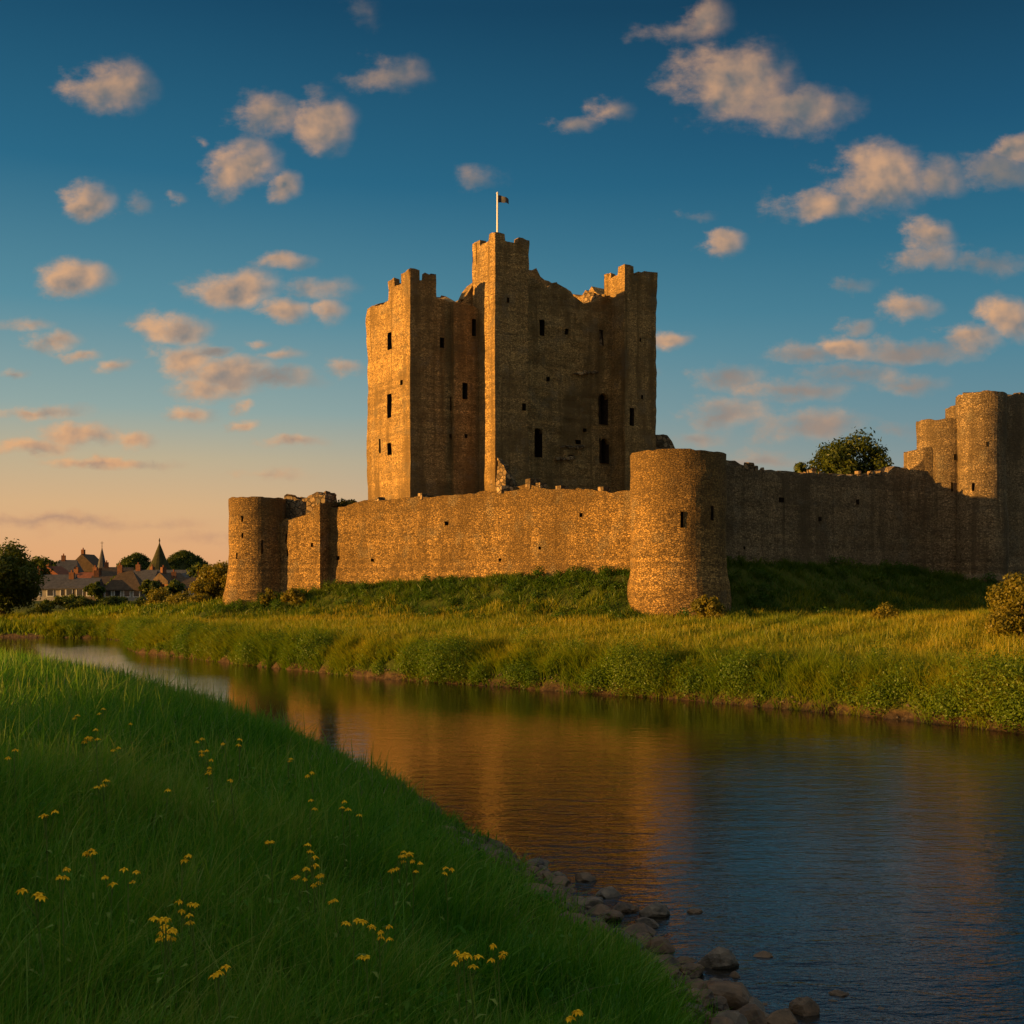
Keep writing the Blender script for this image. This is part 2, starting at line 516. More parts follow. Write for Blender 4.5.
# ------------------------------------------------------------------ terrain
NEAR = np.array([(9, -60), (6, -30), (4.4, -6), (3.0, 4), (2.12, 10.6), (1.85, 11.6), (1.0, 13.9), (-.1, 17.7), (-1.5, 21.9), (-5.2, 29.7), (-13.2, 43.8), (-24.6, 60),
                 (-37, 69.5), (-52, 75), (-80, 80), (-140, 86), (-230, 90)], float)
FAR = np.array([(36, -60), (31, -30), (24.5, 0), (18.8, 20), (14.3, 32.2), (11.1, 36.8), (6.5, 41.8), (.33, 46.9), (-6, 52.3), (-14, 61.3), (-24, 74), (-27, 81),
                (-29.5, 89), (-34, 95.5), (-45, 98.5), (-75, 103), (-140, 109), (-230, 114)], float)
MOUND = [  # outer foot line of the walls: x, y, ground height
    (-40, 112, 2.0), (-27, 100.5, 2.3), (-23.5, 95.0, 2.7), (-19.0, 93.6, 3.3), (-14.9, 92.6, 4.1), (-3, 84.6, 4.7), (7.9, 77.2, 5.1), (10.7, 77.6, 5.3), (14.0, 77.4, 5.9),
    (22, 82.4, 5.7), (30, 87.6, 5.5), (34, 86.8, 4.9), (38, 84.0, 4.2), (46, 88.0, 3.6), (60, 97, 3.2)]


def seg_dist(x, y, poly):
    """distance to a polyline, and the interpolated third column when there is one"""
    best = np.full(x.shape, 1e9)
    val = np.zeros(x.shape)
    sgn = np.zeros(x.shape)
    for a, b in zip(poly[:-1], poly[1:]):
        dx, dy = b[0] - a[0], b[1] - a[1]
        t = np.clip(((x - a[0]) * dx + (y - a[1]) * dy) / (dx * dx + dy * dy), 0, 1)
        d = np.hypot(x - a[0] - t * dx, y - a[1] - t * dy)
        k = d < best
        best = np.where(k, d, best)
        if len(a) > 2:
            val = np.where(k, a[2] + t * (b[2] - a[2]), val)
        sgn = np.where(k, np.sign(dx * (y - a[1]) - dy * (x - a[0])), sgn)
    return best, val, sgn


def inside(x, y, poly):
    c = np.zeros(x.shape, bool)
    n = len(poly)
    for i in range(n):
        (x1, y1), (x2, y2) = poly[i], poly[(i + 1) % n]
        if y1 == y2:
            continue
        k = ((y1 > y) != (y2 > y)) & (x < (x2 - x1) * (y - y1) / (y2 - y1) + x1)
        c ^= k
    return c


RIVER = np.concatenate([NEAR, FAR[::-1]])
_rp = np.random.default_rng(3)
_wav = [(_rp.uniform(0, 2 * math.pi), _rp.uniform(0, 6.28)) for _ in range(12)]


def wob(x, y, wl, k0=0, n=4):
    """smooth pseudo noise, -1..1"""
    s = 0
    for i in range(n):
        a, p = _wav[(k0 + i) % 12]
        f = 6.283 / wl * (1 + .37 * i)
        s = s + np.sin((x * math.cos(a) + y * math.sin(a)) * f + p)
    return s / n


def shore(x, y):
    dn, _, _ = seg_dist(x, y, NEAR)
    df, _, _ = seg_dist(x, y, FAR)
    w = wob(x, y, 3.1, 2) * .22 + wob(x, y, 1.3, 5) * .10
    return dn + w, df + w, inside(x, y, RIVER)


def ground(x, y):
    x = np.asarray(x, float)
    y = np.asarray(y, float)
    dn, df, ins = shore(x, y)
    zn = np.interp(dn, [0, .5, 1.4, 3, 6, 10, 20, 60, 400, 3000], [0.0, .16, .62, 1.28, 2.05, 2.5, 2.85, 3.0, 3.0, 3.0])
    zn = zn * np.interp(y, [14, 30, 45, 60], [1, .84, .58, .34])
    zf = np.interp(df, [0, .15, .6, 3, 10, 25, 60, 400, 3000], [0.02, .40, .85, 1.2, 1.55, 2.1, 2.3, 1.5, 1.2])
    zf = np.where((x < -25) & (y > 80), np.interp(df, [0, .4, 2, 8, 40, 400, 3000], [.02, .4, .75, .95, .9, .8, .8]), zf)
    zn = zn + wob(x, y, 2.3, 1) * .06 * np.clip(dn, 0, 1)
    zf = zf + wob(x, y, 4.5, 3) * .12 * np.clip(df, 0, 1)
    dm, hb, sg = seg_dist(x, y, MOUND)
    wdt = 6.2 + wob(x, y, 9, 6) * .8
    k = np.where(sg > 0, 1.0, np.clip(1 - dm / wdt, 0, 1))
    k = k * k * (3 - 2 * k)
    zf2 = zf + np.clip(hb - zf, 0, None) * k
    z = np.where(dn < df, zn, zf2)
    dr = np.minimum(np.abs(dn), np.abs(df))
    return np.where(ins, -.06 - np.minimum(dr * .30, 1.3), z)


def g1(x, y):
    return float(ground(np.array([x]), np.array([y]))[0])


def at(px, py, d):
    return ((px - 512) / F * d, d, EYE + (Y0 - py) / F * d)


def axis(lo, hi, step, out_lo, out_hi, grow=1.22):
    a = list(np.arange(lo, hi + 1e-6, step))
    s = step
    while a[-1] < out_hi:
        s *= grow
        a.append(a[-1] + s)
    s = step
    while a[0] > out_lo:
        s *= grow
        a.insert(0, a[0] - s)
    return np.array(a)


xs_ = axis(-42, 50, .5, -4000, 4000)
ys_ = axis(0, 112, .5, -300, 6000)
GX, GY = np.meshgrid(xs_, ys_)
GZ = ground(GX.ravel(), GY.ravel())
nx, ny = len(xs_), len(ys_)
ii = np.arange(nx * ny).reshape(ny, nx)
quads = np.stack([ii[:-1, :-1].ravel(), ii[:-1, 1:].ravel(), ii[1:, 1:].ravel(), ii[1:, :-1].ravel()], 1)


def ground_mat():
    m_, t, out = new_mat('turf_and_mud')
    pos = t.n('ShaderNodeNewGeometry').outputs['Position']
    sp = t.n('ShaderNodeSeparateXYZ')
    t.link(pos, sp.inputs[0])
    n_, _ = t.noise(pos, .35, 5, .6)
    n2_, _ = t.noise(pos, 4, 4, .6)
    g = t.ramp(n_, [(.3, (.030, .048, .006)), (.7, (.080, .085, .010))])
    mud = t.ramp(n2_, [(.3, (.035, .022, .012)), (.7, (.12, .075, .035))])
    col = t.mix(t.maprange(sp.outputs[2], .42, .18), g, mud)
    bp = t.n('ShaderNodeBump')
    bp.inputs['Strength'].default_value = .8
    bp.inputs['Distance'].default_value = .15
    t.link(n2_, bp.inputs['Height'])
    principled(t, out, col, .95, .1, bp.outputs[0])
    return m_


o = mesh_np('ground', np.stack([GX.ravel(), GY.ravel(), GZ], 1), [quads], ground_mat(), smooth=True)
tag(o, kind='structure')


def water_mat():
    m_, t, out = new_mat('river_water')
    pos = t.n('ShaderNodeNewGeometry').outputs['Position']
    a_, _ = t.noise(t.vmath('MULTIPLY', pos, (.9, 2.3, 1)), 1.15, 3, .55, .3)
    b_, _ = t.noise(t.vmath('MULTIPLY', pos, (1.4, 3.4, 1)), 4.2, 3, .6, .2)
    c_, _ = t.noise(pos, .11, 2, .5)
    rif = t.vmath('DISTANCE', pos, (8.5, 14.0, 0))
    k = t.math('MULTIPLY', t.maprange(c_, .35, .65, .7, 1.2), t.maprange(rif, 25.0, 5.0, .60, 1.7))
    h = t.math('MULTIPLY', t.math('ADD', a_, t.math('MULTIPLY', b_, .30)), k)
    bp = t.n('ShaderNodeBump')
    bp.inputs['Strength'].default_value = 1.0
    bp.inputs['Distance'].default_value = .016
    t.link(h, bp.inputs['Height'])
    p = principled(t, out, (.006, .0045, .003), .015, .5, bp.outputs[0])
    p.inputs['IOR'].default_value = 1.6
    return m_


w = MB()
w.add([(-230, -60, 0), (60, -60, 0), (60, 140, 0), (-230, 140, 0)], [(0, 1, 2, 3)])
tag(w.build('river_water', water_mat()), kind='structure')


# ------------------------------------------------------------------ masonry builder
def cellr(*k):
    return random.Random(hash(tuple(int(q) for q in k))).random()


class Loop:
    """a closed plan (counter-clockwise) with walls that follow it"""
    def __init__(s, pts, z0, top, t=.9, deck=None, batter=None, rough=.07, step=.5, seed=0, crest=.22, steps=()):
        s.p = [Vector((p[0], p[1])) for p in pts]
        area = sum(a.x * b.y - b.x * a.y for a, b in zip(s.p, s.p[1:] + s.p[:1]))
        if area < 0:
            s.p.reverse()
        s.z0, s.top, s.t, s.deck, s.batter, s.rough, s.step, s.seed, s.crest = z0, top, t, deck, batter, rough, step, seed, crest
        s.holes, s.cum = [], [0]
        for a, b in zip(s.p, s.p[1:] + s.p[:1]):
            s.cum.append(s.cum[-1] + (b - a).length)
        s.extra = list(steps)

    def at_s(s, q):
        q = max(0, min(q, s.cum[-1]))
        for i in range(len(s.p)):
            if q <= s.cum[i + 1] + 1e-9:
                a, b = s.p[i], s.p[(i + 1) % len(s.p)]
                L = s.cum[i + 1] - s.cum[i]
                f = (q - s.cum[i]) / L
                d = (b - a) / L
                return a + (b - a) * f, Vector((d.y, -d.x)), i

    def hit(s, px):
        """where the line of sight of a column first meets the plan: (s, depth, edge direction)"""
        h = (px - 512) / F
        best = None
        for i in range(len(s.p)):
            a, b = s.p[i], s.p[(i + 1) % len(s.p)]
            d = b - a
            den = d.x - h * d.y
            if abs(den) < 1e-9:
                continue
            f = (h * a.y - a.x) / den
            if 0 <= f <= 1:
                dep = a.y + f * d.y
                if best is None or dep < best[1]:
                    best = (s.cum[i] + f * d.length, dep, d.normalized())
        return best

    def hole(s, px, py, wpx, hpx, arch=False, depth=1.1, name='window'):
        q, dep, d = s.hit(px)
        h = (px - 512) / F
        shrink = max(.3, abs(d.x - h * d.y))
        w_ = wpx * dep / F / shrink
        z = EYE + (Y0 - py) / F * dep
        hh_ = hpx * dep / F
        s.holes.append([q - w_ / 2, q + w_ / 2, z - hh_ / 2, z + hh_ / 2, arch, depth, name])

    def build(s, name, mat, parent):
        per = s.cum[-1]
        ss = set()
        keep = list(s.cum[:-1])
        for h in s.holes:
            keep += [h[0], h[1]]
        keep += list(s.extra)
        n = int(per / s.step)
        cand = [per * k / n for k in range(n)]
        keep = sorted(set(round(k % per, 4) for k in keep))
        allq = list(keep)
        for c in cand:
            if min(abs(c - k) for k in keep) > s.step * .35:
                allq.append(c)
        allq = sorted(set(allq))
        tops = []
        for q in allq:
            p, nn, i = s.at_s(q + 1e-4)
            tp = s.top(p.x, p.y, q)
            tp += (cellr(q / .55, s.seed) - .5) * s.crest + mnoise.noise((q * .35, s.seed * 7.1, 0)) * s.crest
            tops.append(tp)
        zmax = max(tops)
        zk = [s.z0]
        for h in s.holes:
            zk += [h[2], h[3]]
        zk = sorted(set(round(z, 3) for z in zk))
        zs = list(zk)
        m_ = int((zmax - s.z0) / s.step)
        for k in range(1, m_ + 1):
            z = s.z0 + (zmax - s.z0) * k / m_
            if min(abs(z - q) for q in zk) > s.step * .3:
                zs.append(z)
        zs = sorted(zs)
        NQ = len(allq)
        vs_, fs_ = [], []
        idx = {}
        corner_n = []
        for c, q in enumerate(allq):
            _, n1_, _ = s.at_s((q + 1e-3) % per)
            _, n0_, _ = s.at_s((q - 1e-3) % per)
            nn = (n1_ + n0_)
            nn = nn / max(.6, nn.length_squared / 2) if nn.length > 1e-6 else n1_
            corner_n.append(nn)

        def V(c, j):
            z = zs[j] if j < len(zs) else tops[c]
            if z >= tops[c] - .05:
                z, key = tops[c], (c, 'top')
            else:
                key = (c, j)
            if key in idx:
                return idx[key]
            p, _, _ = s.at_s(allq[c])
            nn = corner_n[c]
            off = s.batter(z) if s.batter else 0.0
            if s.rough:
                off += s.rough * (mnoise.noise((p.x * .9, p.y * .9, z * 1.1)) + 1.6 * mnoise.noise((p.x * .23, p.y * .23, z * .2 + 5)))
            idx[key] = len(vs_)
            vs_.append((p.x + nn.x * off, p.y + nn.y * off, z))
            return idx[key]

        def in_hole(c, j):
            qm = (allq[c] + (allq[c + 1] if c + 1 < NQ else per)) / 2
            if j + 1 >= len(zs):
                return False
            zm = (zs[j] + zs[j + 1]) / 2
            return any(h[0] < qm < h[1] and h[2] < zm < h[3] for h in s.holes)

        for c in range(NQ):
            c2 = (c + 1) % NQ
            for j in range(len(zs)):
                if in_hole(c, j):
                    continue
                f = []
                for v in (V(c, j), V(c2, j), V(c2, j + 1), V(c, j + 1)):
                    if v not in f:
                        f.append(v)
                if len(f) >= 3:
                    fs_.append(tuple(f))
        # crest and inner face
        deck = s.deck if s.deck is not None else None
        inn, low_ = [], []
        for c in range(NQ):
            p, _, _ = s.at_s(allq[c])
            nn = corner_n[c]
            inn.append(len(vs_))
            vs_.append((p.x - nn.x * s.t, p.y - nn.y * s.t, tops[c] - .04 + (cellr(c, s.seed, 3) - .5) * s.crest * .6))
        for c in range(NQ):
            c2 = (c + 1) % NQ
            fs_.append((V(c, len(zs)), V(c2, len(zs)), inn[c2], inn[c]))
        if deck is not None:
            for c in range(NQ):
                p, _, _ = s.at_s(allq[c])
                nn = corner_n[c]
                low_.append(len(vs_))
                vs_.append((p.x - nn.x * s.t, p.y - nn.y * s.t, min(deck, vs_[inn[c]][2] - .02)))
            for c in range(NQ):
                c2 = (c + 1) % NQ
                fs_.append((inn[c], inn[c2], low_[c2], low_[c]))
            fs_.append(tuple(low_))
        else:
            fs_.append(tuple(inn))
        mb = MB()
        mb.add(vs_, fs_)
        ob = mb.build(name, mat, parent)
        for h in s.holes:
            s.pocket(h, ob)
        return ob

    def pocket(s, h, ob):
        """the opening: reveals going into the wall, a dark back, and for arches two spandrel fillers"""
        q0, q1, za, zb, arch, dep, nm = h
        a, nn, _ = s.at_s(q0)
        b, _, _ = s.at_s(q1)
        zm = (za + zb) / 2
        off = (s.batter(zm) if s.batter else 0) + s.rough * .6 + .04
        a = a + nn * off * .35
        b = b + nn * off * .35
        a2, b2 = a - nn * dep, b - nn * dep
        a, b = a, b
        e = .0
        mb = MB()
        P = [(a.x, a.y), (b.x, b.y), (b2.x, b2.y), (a2.x, a2.y)]
        vs_ = [(x, y, za - e) for x, y in P] + [(x, y, zb + e) for x, y in P]
        mb.add(vs_, [(0, 1, 2, 3), (4, 7, 6, 5), (1, 5, 6, 2), (0, 3, 7, 4), (3, 2, 6, 7)])
        w_ = mb.build(nm, M_OPEN, ob)
        if arch:
            f = MB()
            wdt = (b - a).length
            r_ = wdt / 2
            zc_ = zb - r_
            d = (b - a) / wdt
            for sg in (0, 1):
                corner = a if sg == 0 else b
                pts = []
                for k in range(7):
                    th = math.pi * (1 - k / 12) if sg == 0 else math.pi * k / 12
                    u = r_ + r_ * math.cos(th)
                    pts.append((a + d * u, zc_ + r_ * math.sin(th)))
                for dn_ in (0.06, .5):
                    pass
                ring = [(q.x - nn.x * .07, q.y - nn.y * .07, z) for q, z in pts]
                ring2 = [(q.x - nn.x * .5, q.y - nn.y * .5, z) for q, z in pts]
                c0 = (corner.x - nn.x * .07, corner.y - nn.y * .07, zb)
                n_ = len(ring)
                f.add(ring + [c0] + ring2, [tuple((n_, k, k + 1)) for k in range(n_ - 1)] + [(k, k + 1, n_ + 2 + k, n_ + 1 + k) for k in range(n_ - 1)])
            f.build('arch_head', ob.data.materials[0], w_)


def box_plan(K, a, u0, u1, v0, v1):
    c, s_ = math.cos(R(a)), math.sin(R(a))
    return [(K[0] + u * c - v * s_, K[1] + u * s_ + v * c) for u, v in ((u0, v0), (u1, v0), (u1, v1), (u0, v1))]


def circle(cx, cy, r, n=56):
    return [(cx + r * math.cos(2 * math.pi * k / n), cy + r * math.sin(2 * math.pi * k / n)) for k in range(n)]


def merlons(base, loop_pts_len, spans):
    """top height with raised spans (start, end, height) along the plan"""
    def top(x, y, q):
        z = base
        for a, b, h in spans:
            if a <= q <= b:
                z = max(z, base + h)
        return z
    st = []
    for a, b, h in spans:
        st += [a - .04, a + .01, b - .01, b + .04]
    return top, [k for k in st if k > 0]


def ztop_line(pts):
    """ragged crest given as (column, row) seen at the wall's own distance"""
    cx = [p[0] for p in pts]
    ry = [p[1] for p in pts]

    def top(x, y, q):
        px = 512 + F * x / y
        return EYE + (Y0 - float(np.interp(px, cx, ry))) / F * y
    return top


# ------------------------------------------------------------------ the keep
KA, KK = 32.0, (-1.4, 95.0)
keep = empty('castle_keep', (2.0, 104.0, 5.0), 'tall roofless stone keep with square towers rising behind the long curtain wall', 'castle keep')
# tall tower in the middle of the near side
w_, h_ = 3.24, 3.8
top, st = merlons(33.0, 0, [(0, .95, .55), (2.3, 3.24, .42), (w_ + 2.9, w_ + h_, .5), (w_ + h_, w_ + h_ + .8, .5), (2 * w_ + h_ - .8, 2 * w_ + h_, .5),
                            (2 * w_ + h_, 2 * w_ + h_ + 1.2, .55), (2 * w_ + 2 * h_ - .95, 2 * w_ + 2 * h_, .55)])
lp = Loop(box_plan(KK, KA, 0, w_, 0, h_), 4.5, top, .7, 31.6, None, .08, .5, 1, .16, st)
lp.hole(524, 407, 3.6, 7)
lp.hole(508, 300, 2.0, 5)
lp.build('square_tower', M_KEEP, keep)
# rounded junction wall between the left block and the tall tower
plan = box_plan(KK, KA, -2.4, 0.3, 2.66, 9.0)
lp = Loop(plan, 4.5, ztop_line([(440, 300), (462, 303), (472, 306), (480, 309), (484, 311)]), 1.0, None, None, .08, .5, 2, .2)
lp.hole(473.8, 327.7, 4.2, 17)
lp.hole(465, 391, 4.6, 16)
lp.hole(466, 436, 2.5, 4)
lp.build('junction_wall', M_KEEP, keep)
# left block
lp = Loop(box_plan(KK, KA, -6.27, -1.75, 3.1, 11.4), 4.5, ztop_line([(366, 309), (380, 305), (390, 301), (408, 296), (412, 295), (440, 298), (452, 303), (460, 302), (470, 306)]), .9, 27.2, None, .08, .5, 3, .2)
for h in ((389.8, 341, 4, 17), (389.8, 406, 4, 24), (389.8, 449, 4, 12), (401.5, 382.5, 2, 5), (380, 446, 1.6, 14), (442, 342.7, 4, 10), (452.5, 404, 4.6, 14), (451, 436, 2.6, 4)):
    lp.hole(*h)
lp.build('corner_tower', M_KEEP, keep)
# its turret
pl_ = box_plan(KK, KA, -6.22, -3.8, 3.17, 7.2)
W, Hh = 2.40, 3.95
top, st = merlons(29.55, 0, [(0, .85, .80), (1.35, 2.4, .62), (2.4, 3.2, .6), (2.4 + 3.2, 2.4 + 3.95, .6), (2.4 + 3.95, 2.4 + 3.95 + .7, .5), (2.4 + 3.95 + 1.6, 2 * 2.4 + 3.95, .6),
                            (2 * 2.4 + 3.95, 2 * 2.4 + 3.95 + 1.2, .75), (2 * 2.4 + 3.95 + 2.5, 2 * 2.4 + 2 * 3.95, .80)])
lp = Loop(pl_, 26.9, top, .5, 27.4, None, .06, .42, 4, .16, st)
lp.build('turret', M_KEEP, keep)
# core behind: the broken wall right of the tall tower
lp = Loop(box_plan(KK, KA, -1.0, 16.5, 4.0, 16.0), 4.5, ztop_line([(380, 316), (440, 314), (458, 302), (467, 293), (474, 284), (486, 270), (522, 268), (529, 276), (534, 280), (540, 285), (546, 290), (556, 289), (566, 292), (580, 295), (583, 297),
                                                                 (590, 295), (600, 293), (610, 294), (630, 296)]), 1.6, 24.0, None, .18, .5, 5, .62)
for h in ((541.5, 328, 5, 16), (565.4, 332, 3, 6), (600.6, 338, 4, 16), (538, 443, 8, 29, True), (603.5, 409, 8.5, 31, True), (604.5, 451, 8.5, 25, True),
          (578, 442, 5, 4), (548, 379, 3, 4), (571, 457, 6, 4), (585, 430, 2.5, 3)):
    lp.hole(*h)
lp.build('core_wall', M_KEEP, keep)
# right tower with its turret
pr = box_plan(KK, KA, 15.0, 18.64, 2.0, 5.2)
W, Hh = 3.64, 3.2
top, st = merlons(32.9, 0, [(0, .95, .75), (1.5, 2.2, .25), (2.2, 3.64, .55), (3.64, 4.5, .5), (3.64 + 2.3, 3.64 + 3.2, .5), (3.64 + 3.2, 3.64 + 4.2, .6), (3.64 + 3.2 + 2.6, 2 * 3.64 + 3.2, .6),
                            (2 * 3.64 + 3.2, 2 * 3.64 + 4.2, .55), (2 * 3.64 + 3.2 + 2.2, 2 * 3.64 + 6.4, .75)])
lp = Loop(pr, 4.5, top, .6, 31.2, None, .08, .5, 6, .16, st)
lp.hole(631.5, 417, 4.6, 18)
lp.hole(642, 397, 2, 4)
lp.hole(640, 340, 1.8, 3.5)
lp.build('stair_tower', M_KEEP, keep)
# broken spur at the foot of the tall tower and a stump on the core's crest
pl_ = box_plan(KK, KA, 0.1, 2.6, -1.5, 0.4)
lp = Loop(pl_, 4.5, ztop_line([(470, 470), (490, 462), (496, 455), (502, 466), (508, 478), (514, 486), (530, 496)]), .6, None, None, .30, .45, 7, .5)
lp.build('broken_spur', M_RUBBLE, keep)
pl_ = box_plan(KK, KA, 13.1, 15.0, 4.2, 6.2)
lp = Loop(pl_, 26.0, ztop_line([(570, 296), (583, 294), (590, 293), (600, 293), (606, 299)]), .5, None, None, .22, .4, 8, .35)
lp.build('wall_stump', M_RUBBLE, keep)
# ledges and scars on the core face
for (px0, px1, py, hgt) in ((560, 584, 447, 2.2), (556, 574, 458, 3), (574, 598, 373, 1.6)):
    c_, s_ = math.cos(R(KA)), math.sin(R(KA))
    mb = MB()
    loop_core = Loop(box_plan(KK, KA, -1.0, 16.5, 4.0, 16.0), 0, lambda x, y, q: 0)
    _, d0, _ = loop_core.hit(px0)
    _, d1, _ = loop_core.hit(px1)
    a, b = at(px0, py, d0 - .08), at(px1, py, d1 - .08)
    n_ = 9
    pts = [(a[0] + (b[0] - a[0]) * k / n_, a[1] + (b[1] - a[1]) * k / n_, a[2] + (b[2] - a[2]) * k / n_ + random.uniform(-.12, .12)) for k in range(n_ + 1)]
    mb.tube(pts, [random.uniform(.06, .2) for _ in pts], 6)
    mb.build('broken_ledge', M_RUBBLE, keep)
# flag pole on the tall tower
bx_, by_, _ = at(497.5, 234, 95.6)
fp = empty('flagpole', (bx_, by_, 31.65), 'white flagpole standing on the tallest tower of the keep', 'flagpole')
mb = MB()
ztip = at(497, 194, 95.6)[2]
mb.tube([(bx_, by_, 31.6), (bx_, by_, ztip)], [.10, .07], 8)
mb.build('pole', M_POLE, fp)
mb = MB()
mb.tube([(bx_, by_, ztip), (bx_, by_, ztip + .08), (bx_, by_, ztip + .18)], [.06, .12, .03], 8)
mb.build('finial', M_POLE, fp)
fv, ff = [], []
for i in range(9):
    for j in range(5):
        u, v = i / 8, j / 4
        fv.append((bx_ + .08 + u * .85, by_ + .10 * math.sin(u * 7) - .05, ztip - .12 - v * .62 * (1 - .35 * u) - .35 * u * u + .04 * math.sin(u * 9)))
for i in range(8):
    for j in range(4):
        k = i * 5 + j
        ff.append((k, k + 1, k + 6, k + 5))
flag = MB()
flag.add(fv, ff)
fo = flag.build('flag', M_FLAG, None)
tag(fo, 'small dark flag flying from the white pole on the keep', 'flag')
md = fo.modifiers.new('thick', 'SOLIDIFY')
md.thickness = .02

# ------------------------------------------------------------------ curtain walls and towers
tdir = Vector((-.82, .57)).normalized()
ndir = Vector((-tdir.y, tdir.x))          # outward: towards the viewer, left
if ndir.y > 0:
    ndir = -ndir
A = Vector((7.9, 77.3))


def strip(a, b, nrm, thick):
    return [tuple(a), tuple(b), tuple(b - nrm * thick), tuple(a - nrm * thick)]


cw = empty('curtain_wall', (-3, 86, 4.6), 'long sunlit rubble curtain wall between the two round towers left of centre', 'castle wall')
lp = Loop(strip(A + tdir * -2.4, A + tdir * 28.0, ndir, 1.7), 2.0,
          ztop_line([(300, 508), (330, 507), (345, 506), (372, 501), (400, 499), (450, 495), (480, 494), (500, 491), (520, 489), (532, 486), (545, 489), (570, 490), (600, 491), (640, 491)]), .8, 9.2,
          lambda z: .32 * max(0, min(1, (6.2 - z) / 1.6)), .09, .5, 11, .16)
for h in ((446.6, 523.5, 3.5, 4), (338, 558, 2.5, 4), (372, 560, 2, 3), (540, 548, 2.5, 3), (581, 515, 2.5, 4), (500, 560, 2, 3)):
    lp.hole(*h, False, .7, 'putlog_hole')
lp.build('wall', M_CURT, cw)
# stones standing on the crest
for px, hh_ in ((380, .18), (424, .22), (505, .28), (533, .45), (541, .3), (562, .2), (604, .22)):
    q, dep, _ = lp.hit(px)
    z = lp.top((px - 512) / F * dep, dep, q)
    bm_ = MB()
    bm_.box(((px - 512) / F * (dep + .5), dep + .5, z + hh_ / 2 - .05), (.55 + random.random() * .5, .6, hh_ + .3), .6)
    bm_.build('coping_stone', M_RUBBLE, cw)

pw = empty('salient_wall', (-17, 93.5, 3.4), 'short projecting stretch of rubble wall beside the left round tower', 'castle wall')
a0, b0 = A + tdir * 27.55 + ndir * 1.15, A + tdir * 33.4 + ndir * 1.15
lp = Loop(strip(a0, b0, ndir, 3.0), 1.6, ztop_line([(270, 521), (290, 519), (306, 515), (313, 510), (316, 506), (320, 503), (330, 502)]), .8, None, lambda z: .45 * max(0, min(1, (6.0 - z) / 3)), .10, .45, 12, .2)
for h in ((287, 538, 1.6, 9), (279, 558, 2, 5), (288, 513 + 40, 1.5, 7), (312, 545, 2, 4)):
    lp.hole(*h, False, .5, 'putlog_hole')
lp.build('wall', M_CURT, pw)
lp = Loop(strip(A + tdir * 28.02, A + tdir * 33.2 , ndir, 1.6), 2.0, ztop_line([(278, 497), (284, 496), (286, 490), (290, 497), (300, 497), (318, 496), (322, 493), (328, 494)]), .8, None, None, .22, .45, 13, .3)
lp.build('ruined_upper_wall', M_RUBBLE, pw)
mb = MB()
e0 = A + tdir * 27.9 + ndir * .35
lp = Loop(strip(A + tdir * 27.72 + ndir * .4, A + tdir * 28.7 + ndir * .4, ndir, 1.2), 9.0, ztop_line([(300, 497), (318, 494), (330, 495), (335, 499)]), .4, None, None, .2, .4, 14, .3)
lp.build('broken_corner', M_RUBBLE, pw)


def round_tower(name, label, cx, cy, r, z0, ztop, batt, mat, holes, seed, crest=.14, deckdrop=1.2, topf=None):
    e = empty(name, (cx, cy, z0), label, 'castle tower')
    lp_ = Loop(circle(cx, cy, r), z0 - .8, topf or (lambda x, y, q: ztop), .75, ztop - deckdrop, batt, .06, .45, seed, crest)
    for h in holes:
        lp_.hole(*h, False, .8, 'arrow_slit')
    lp_.build('drum', mat, e)
    return e


round_tower('round_tower', 'round sunlit tower at the far left end of the curtain wall', -21.15, 95.6, 2.35, 2.2, 11.55,
            lambda z: .60 * max(0, min(1, (7.0 - z) / 4.5)) ** 1.5, M_CURT,
            ((242, 519, 1.5, 6), (242.5, 535.5, 2, 5), (237, 556, 1.6, 6), (262, 547, 1.6, 14)), 21, .12)
round_tower('round_tower', 'large round tower with two slits projecting in front of the keep at the wall corner', 10.72, 74.3, 3.06, 2.4, 12.72,
            lambda z: .05 * max(0, min(1, (12.7 - z) / 8)) + (.30 * max(0, min(1, (4.95 - z) / .25)) * (.45 + .55 * min(1, max(0, (4.95 - z) / 2.4)))), M_CURT,
            ((682, 519.5, 3, 16), (712, 513, 2.6, 14)), 22, .10)

rdir = Vector((17, 11.3)).normalized()
rn = Vector((rdir.y, -rdir.x))
B0 = Vector((12.2, 75.9))
rw = empty('shaded_curtain_wall', (21, 82, 5.6), 'long shaded rubble curtain wall running from the front round tower to the gatehouse', 'castle wall')
lp = Loop(strip(B0, B0 + rdir * 23.5, rn, 1.7), 3.0,
          ztop_line([(690, 456), (726, 463), (733, 466), (745, 470), (752, 471), (762, 471), (790, 472), (800, 474), (850, 475), (885, 476), (890, 470), (896, 467), (903, 468), (910, 472), (930, 474)]), .8, None,
          lambda z: .25 * max(0, min(1, (7 - z) / 2)), .09, .5, 15, .2)
for h in ((781, 500, 5, 5), (820, 519, 2.5, 4), (858, 502, 2, 5), (744, 548, 2, 3)):
    lp.hole(*h, False, .6, 'putlog_hole')
lp.build('wall', M_GATE, rw)
for px, wd, hh_ in ((749, .8, .45), (755, .6, .35), (760, .7, .25), (803, .6, .2), (812, .8, .3), (822, .6, .25), (858, .7, .35), (870, .5, .3), (880, 1.0, .5)):
    q, dep, _ = lp.hit(px)
    z = lp.top((px - 512) / F * dep, dep, q)
    pl2 = circle((px - 512) / F * (dep + .9), dep + .9, wd * .5, 7)
    l2 = Loop(pl2, z - .4, lambda x, y, q, z=z, hh_=hh_: z + hh_, .2, None, None, .10, .3, px, .25)
    l2.build('coping_stone', M_RUBBLE, rw)
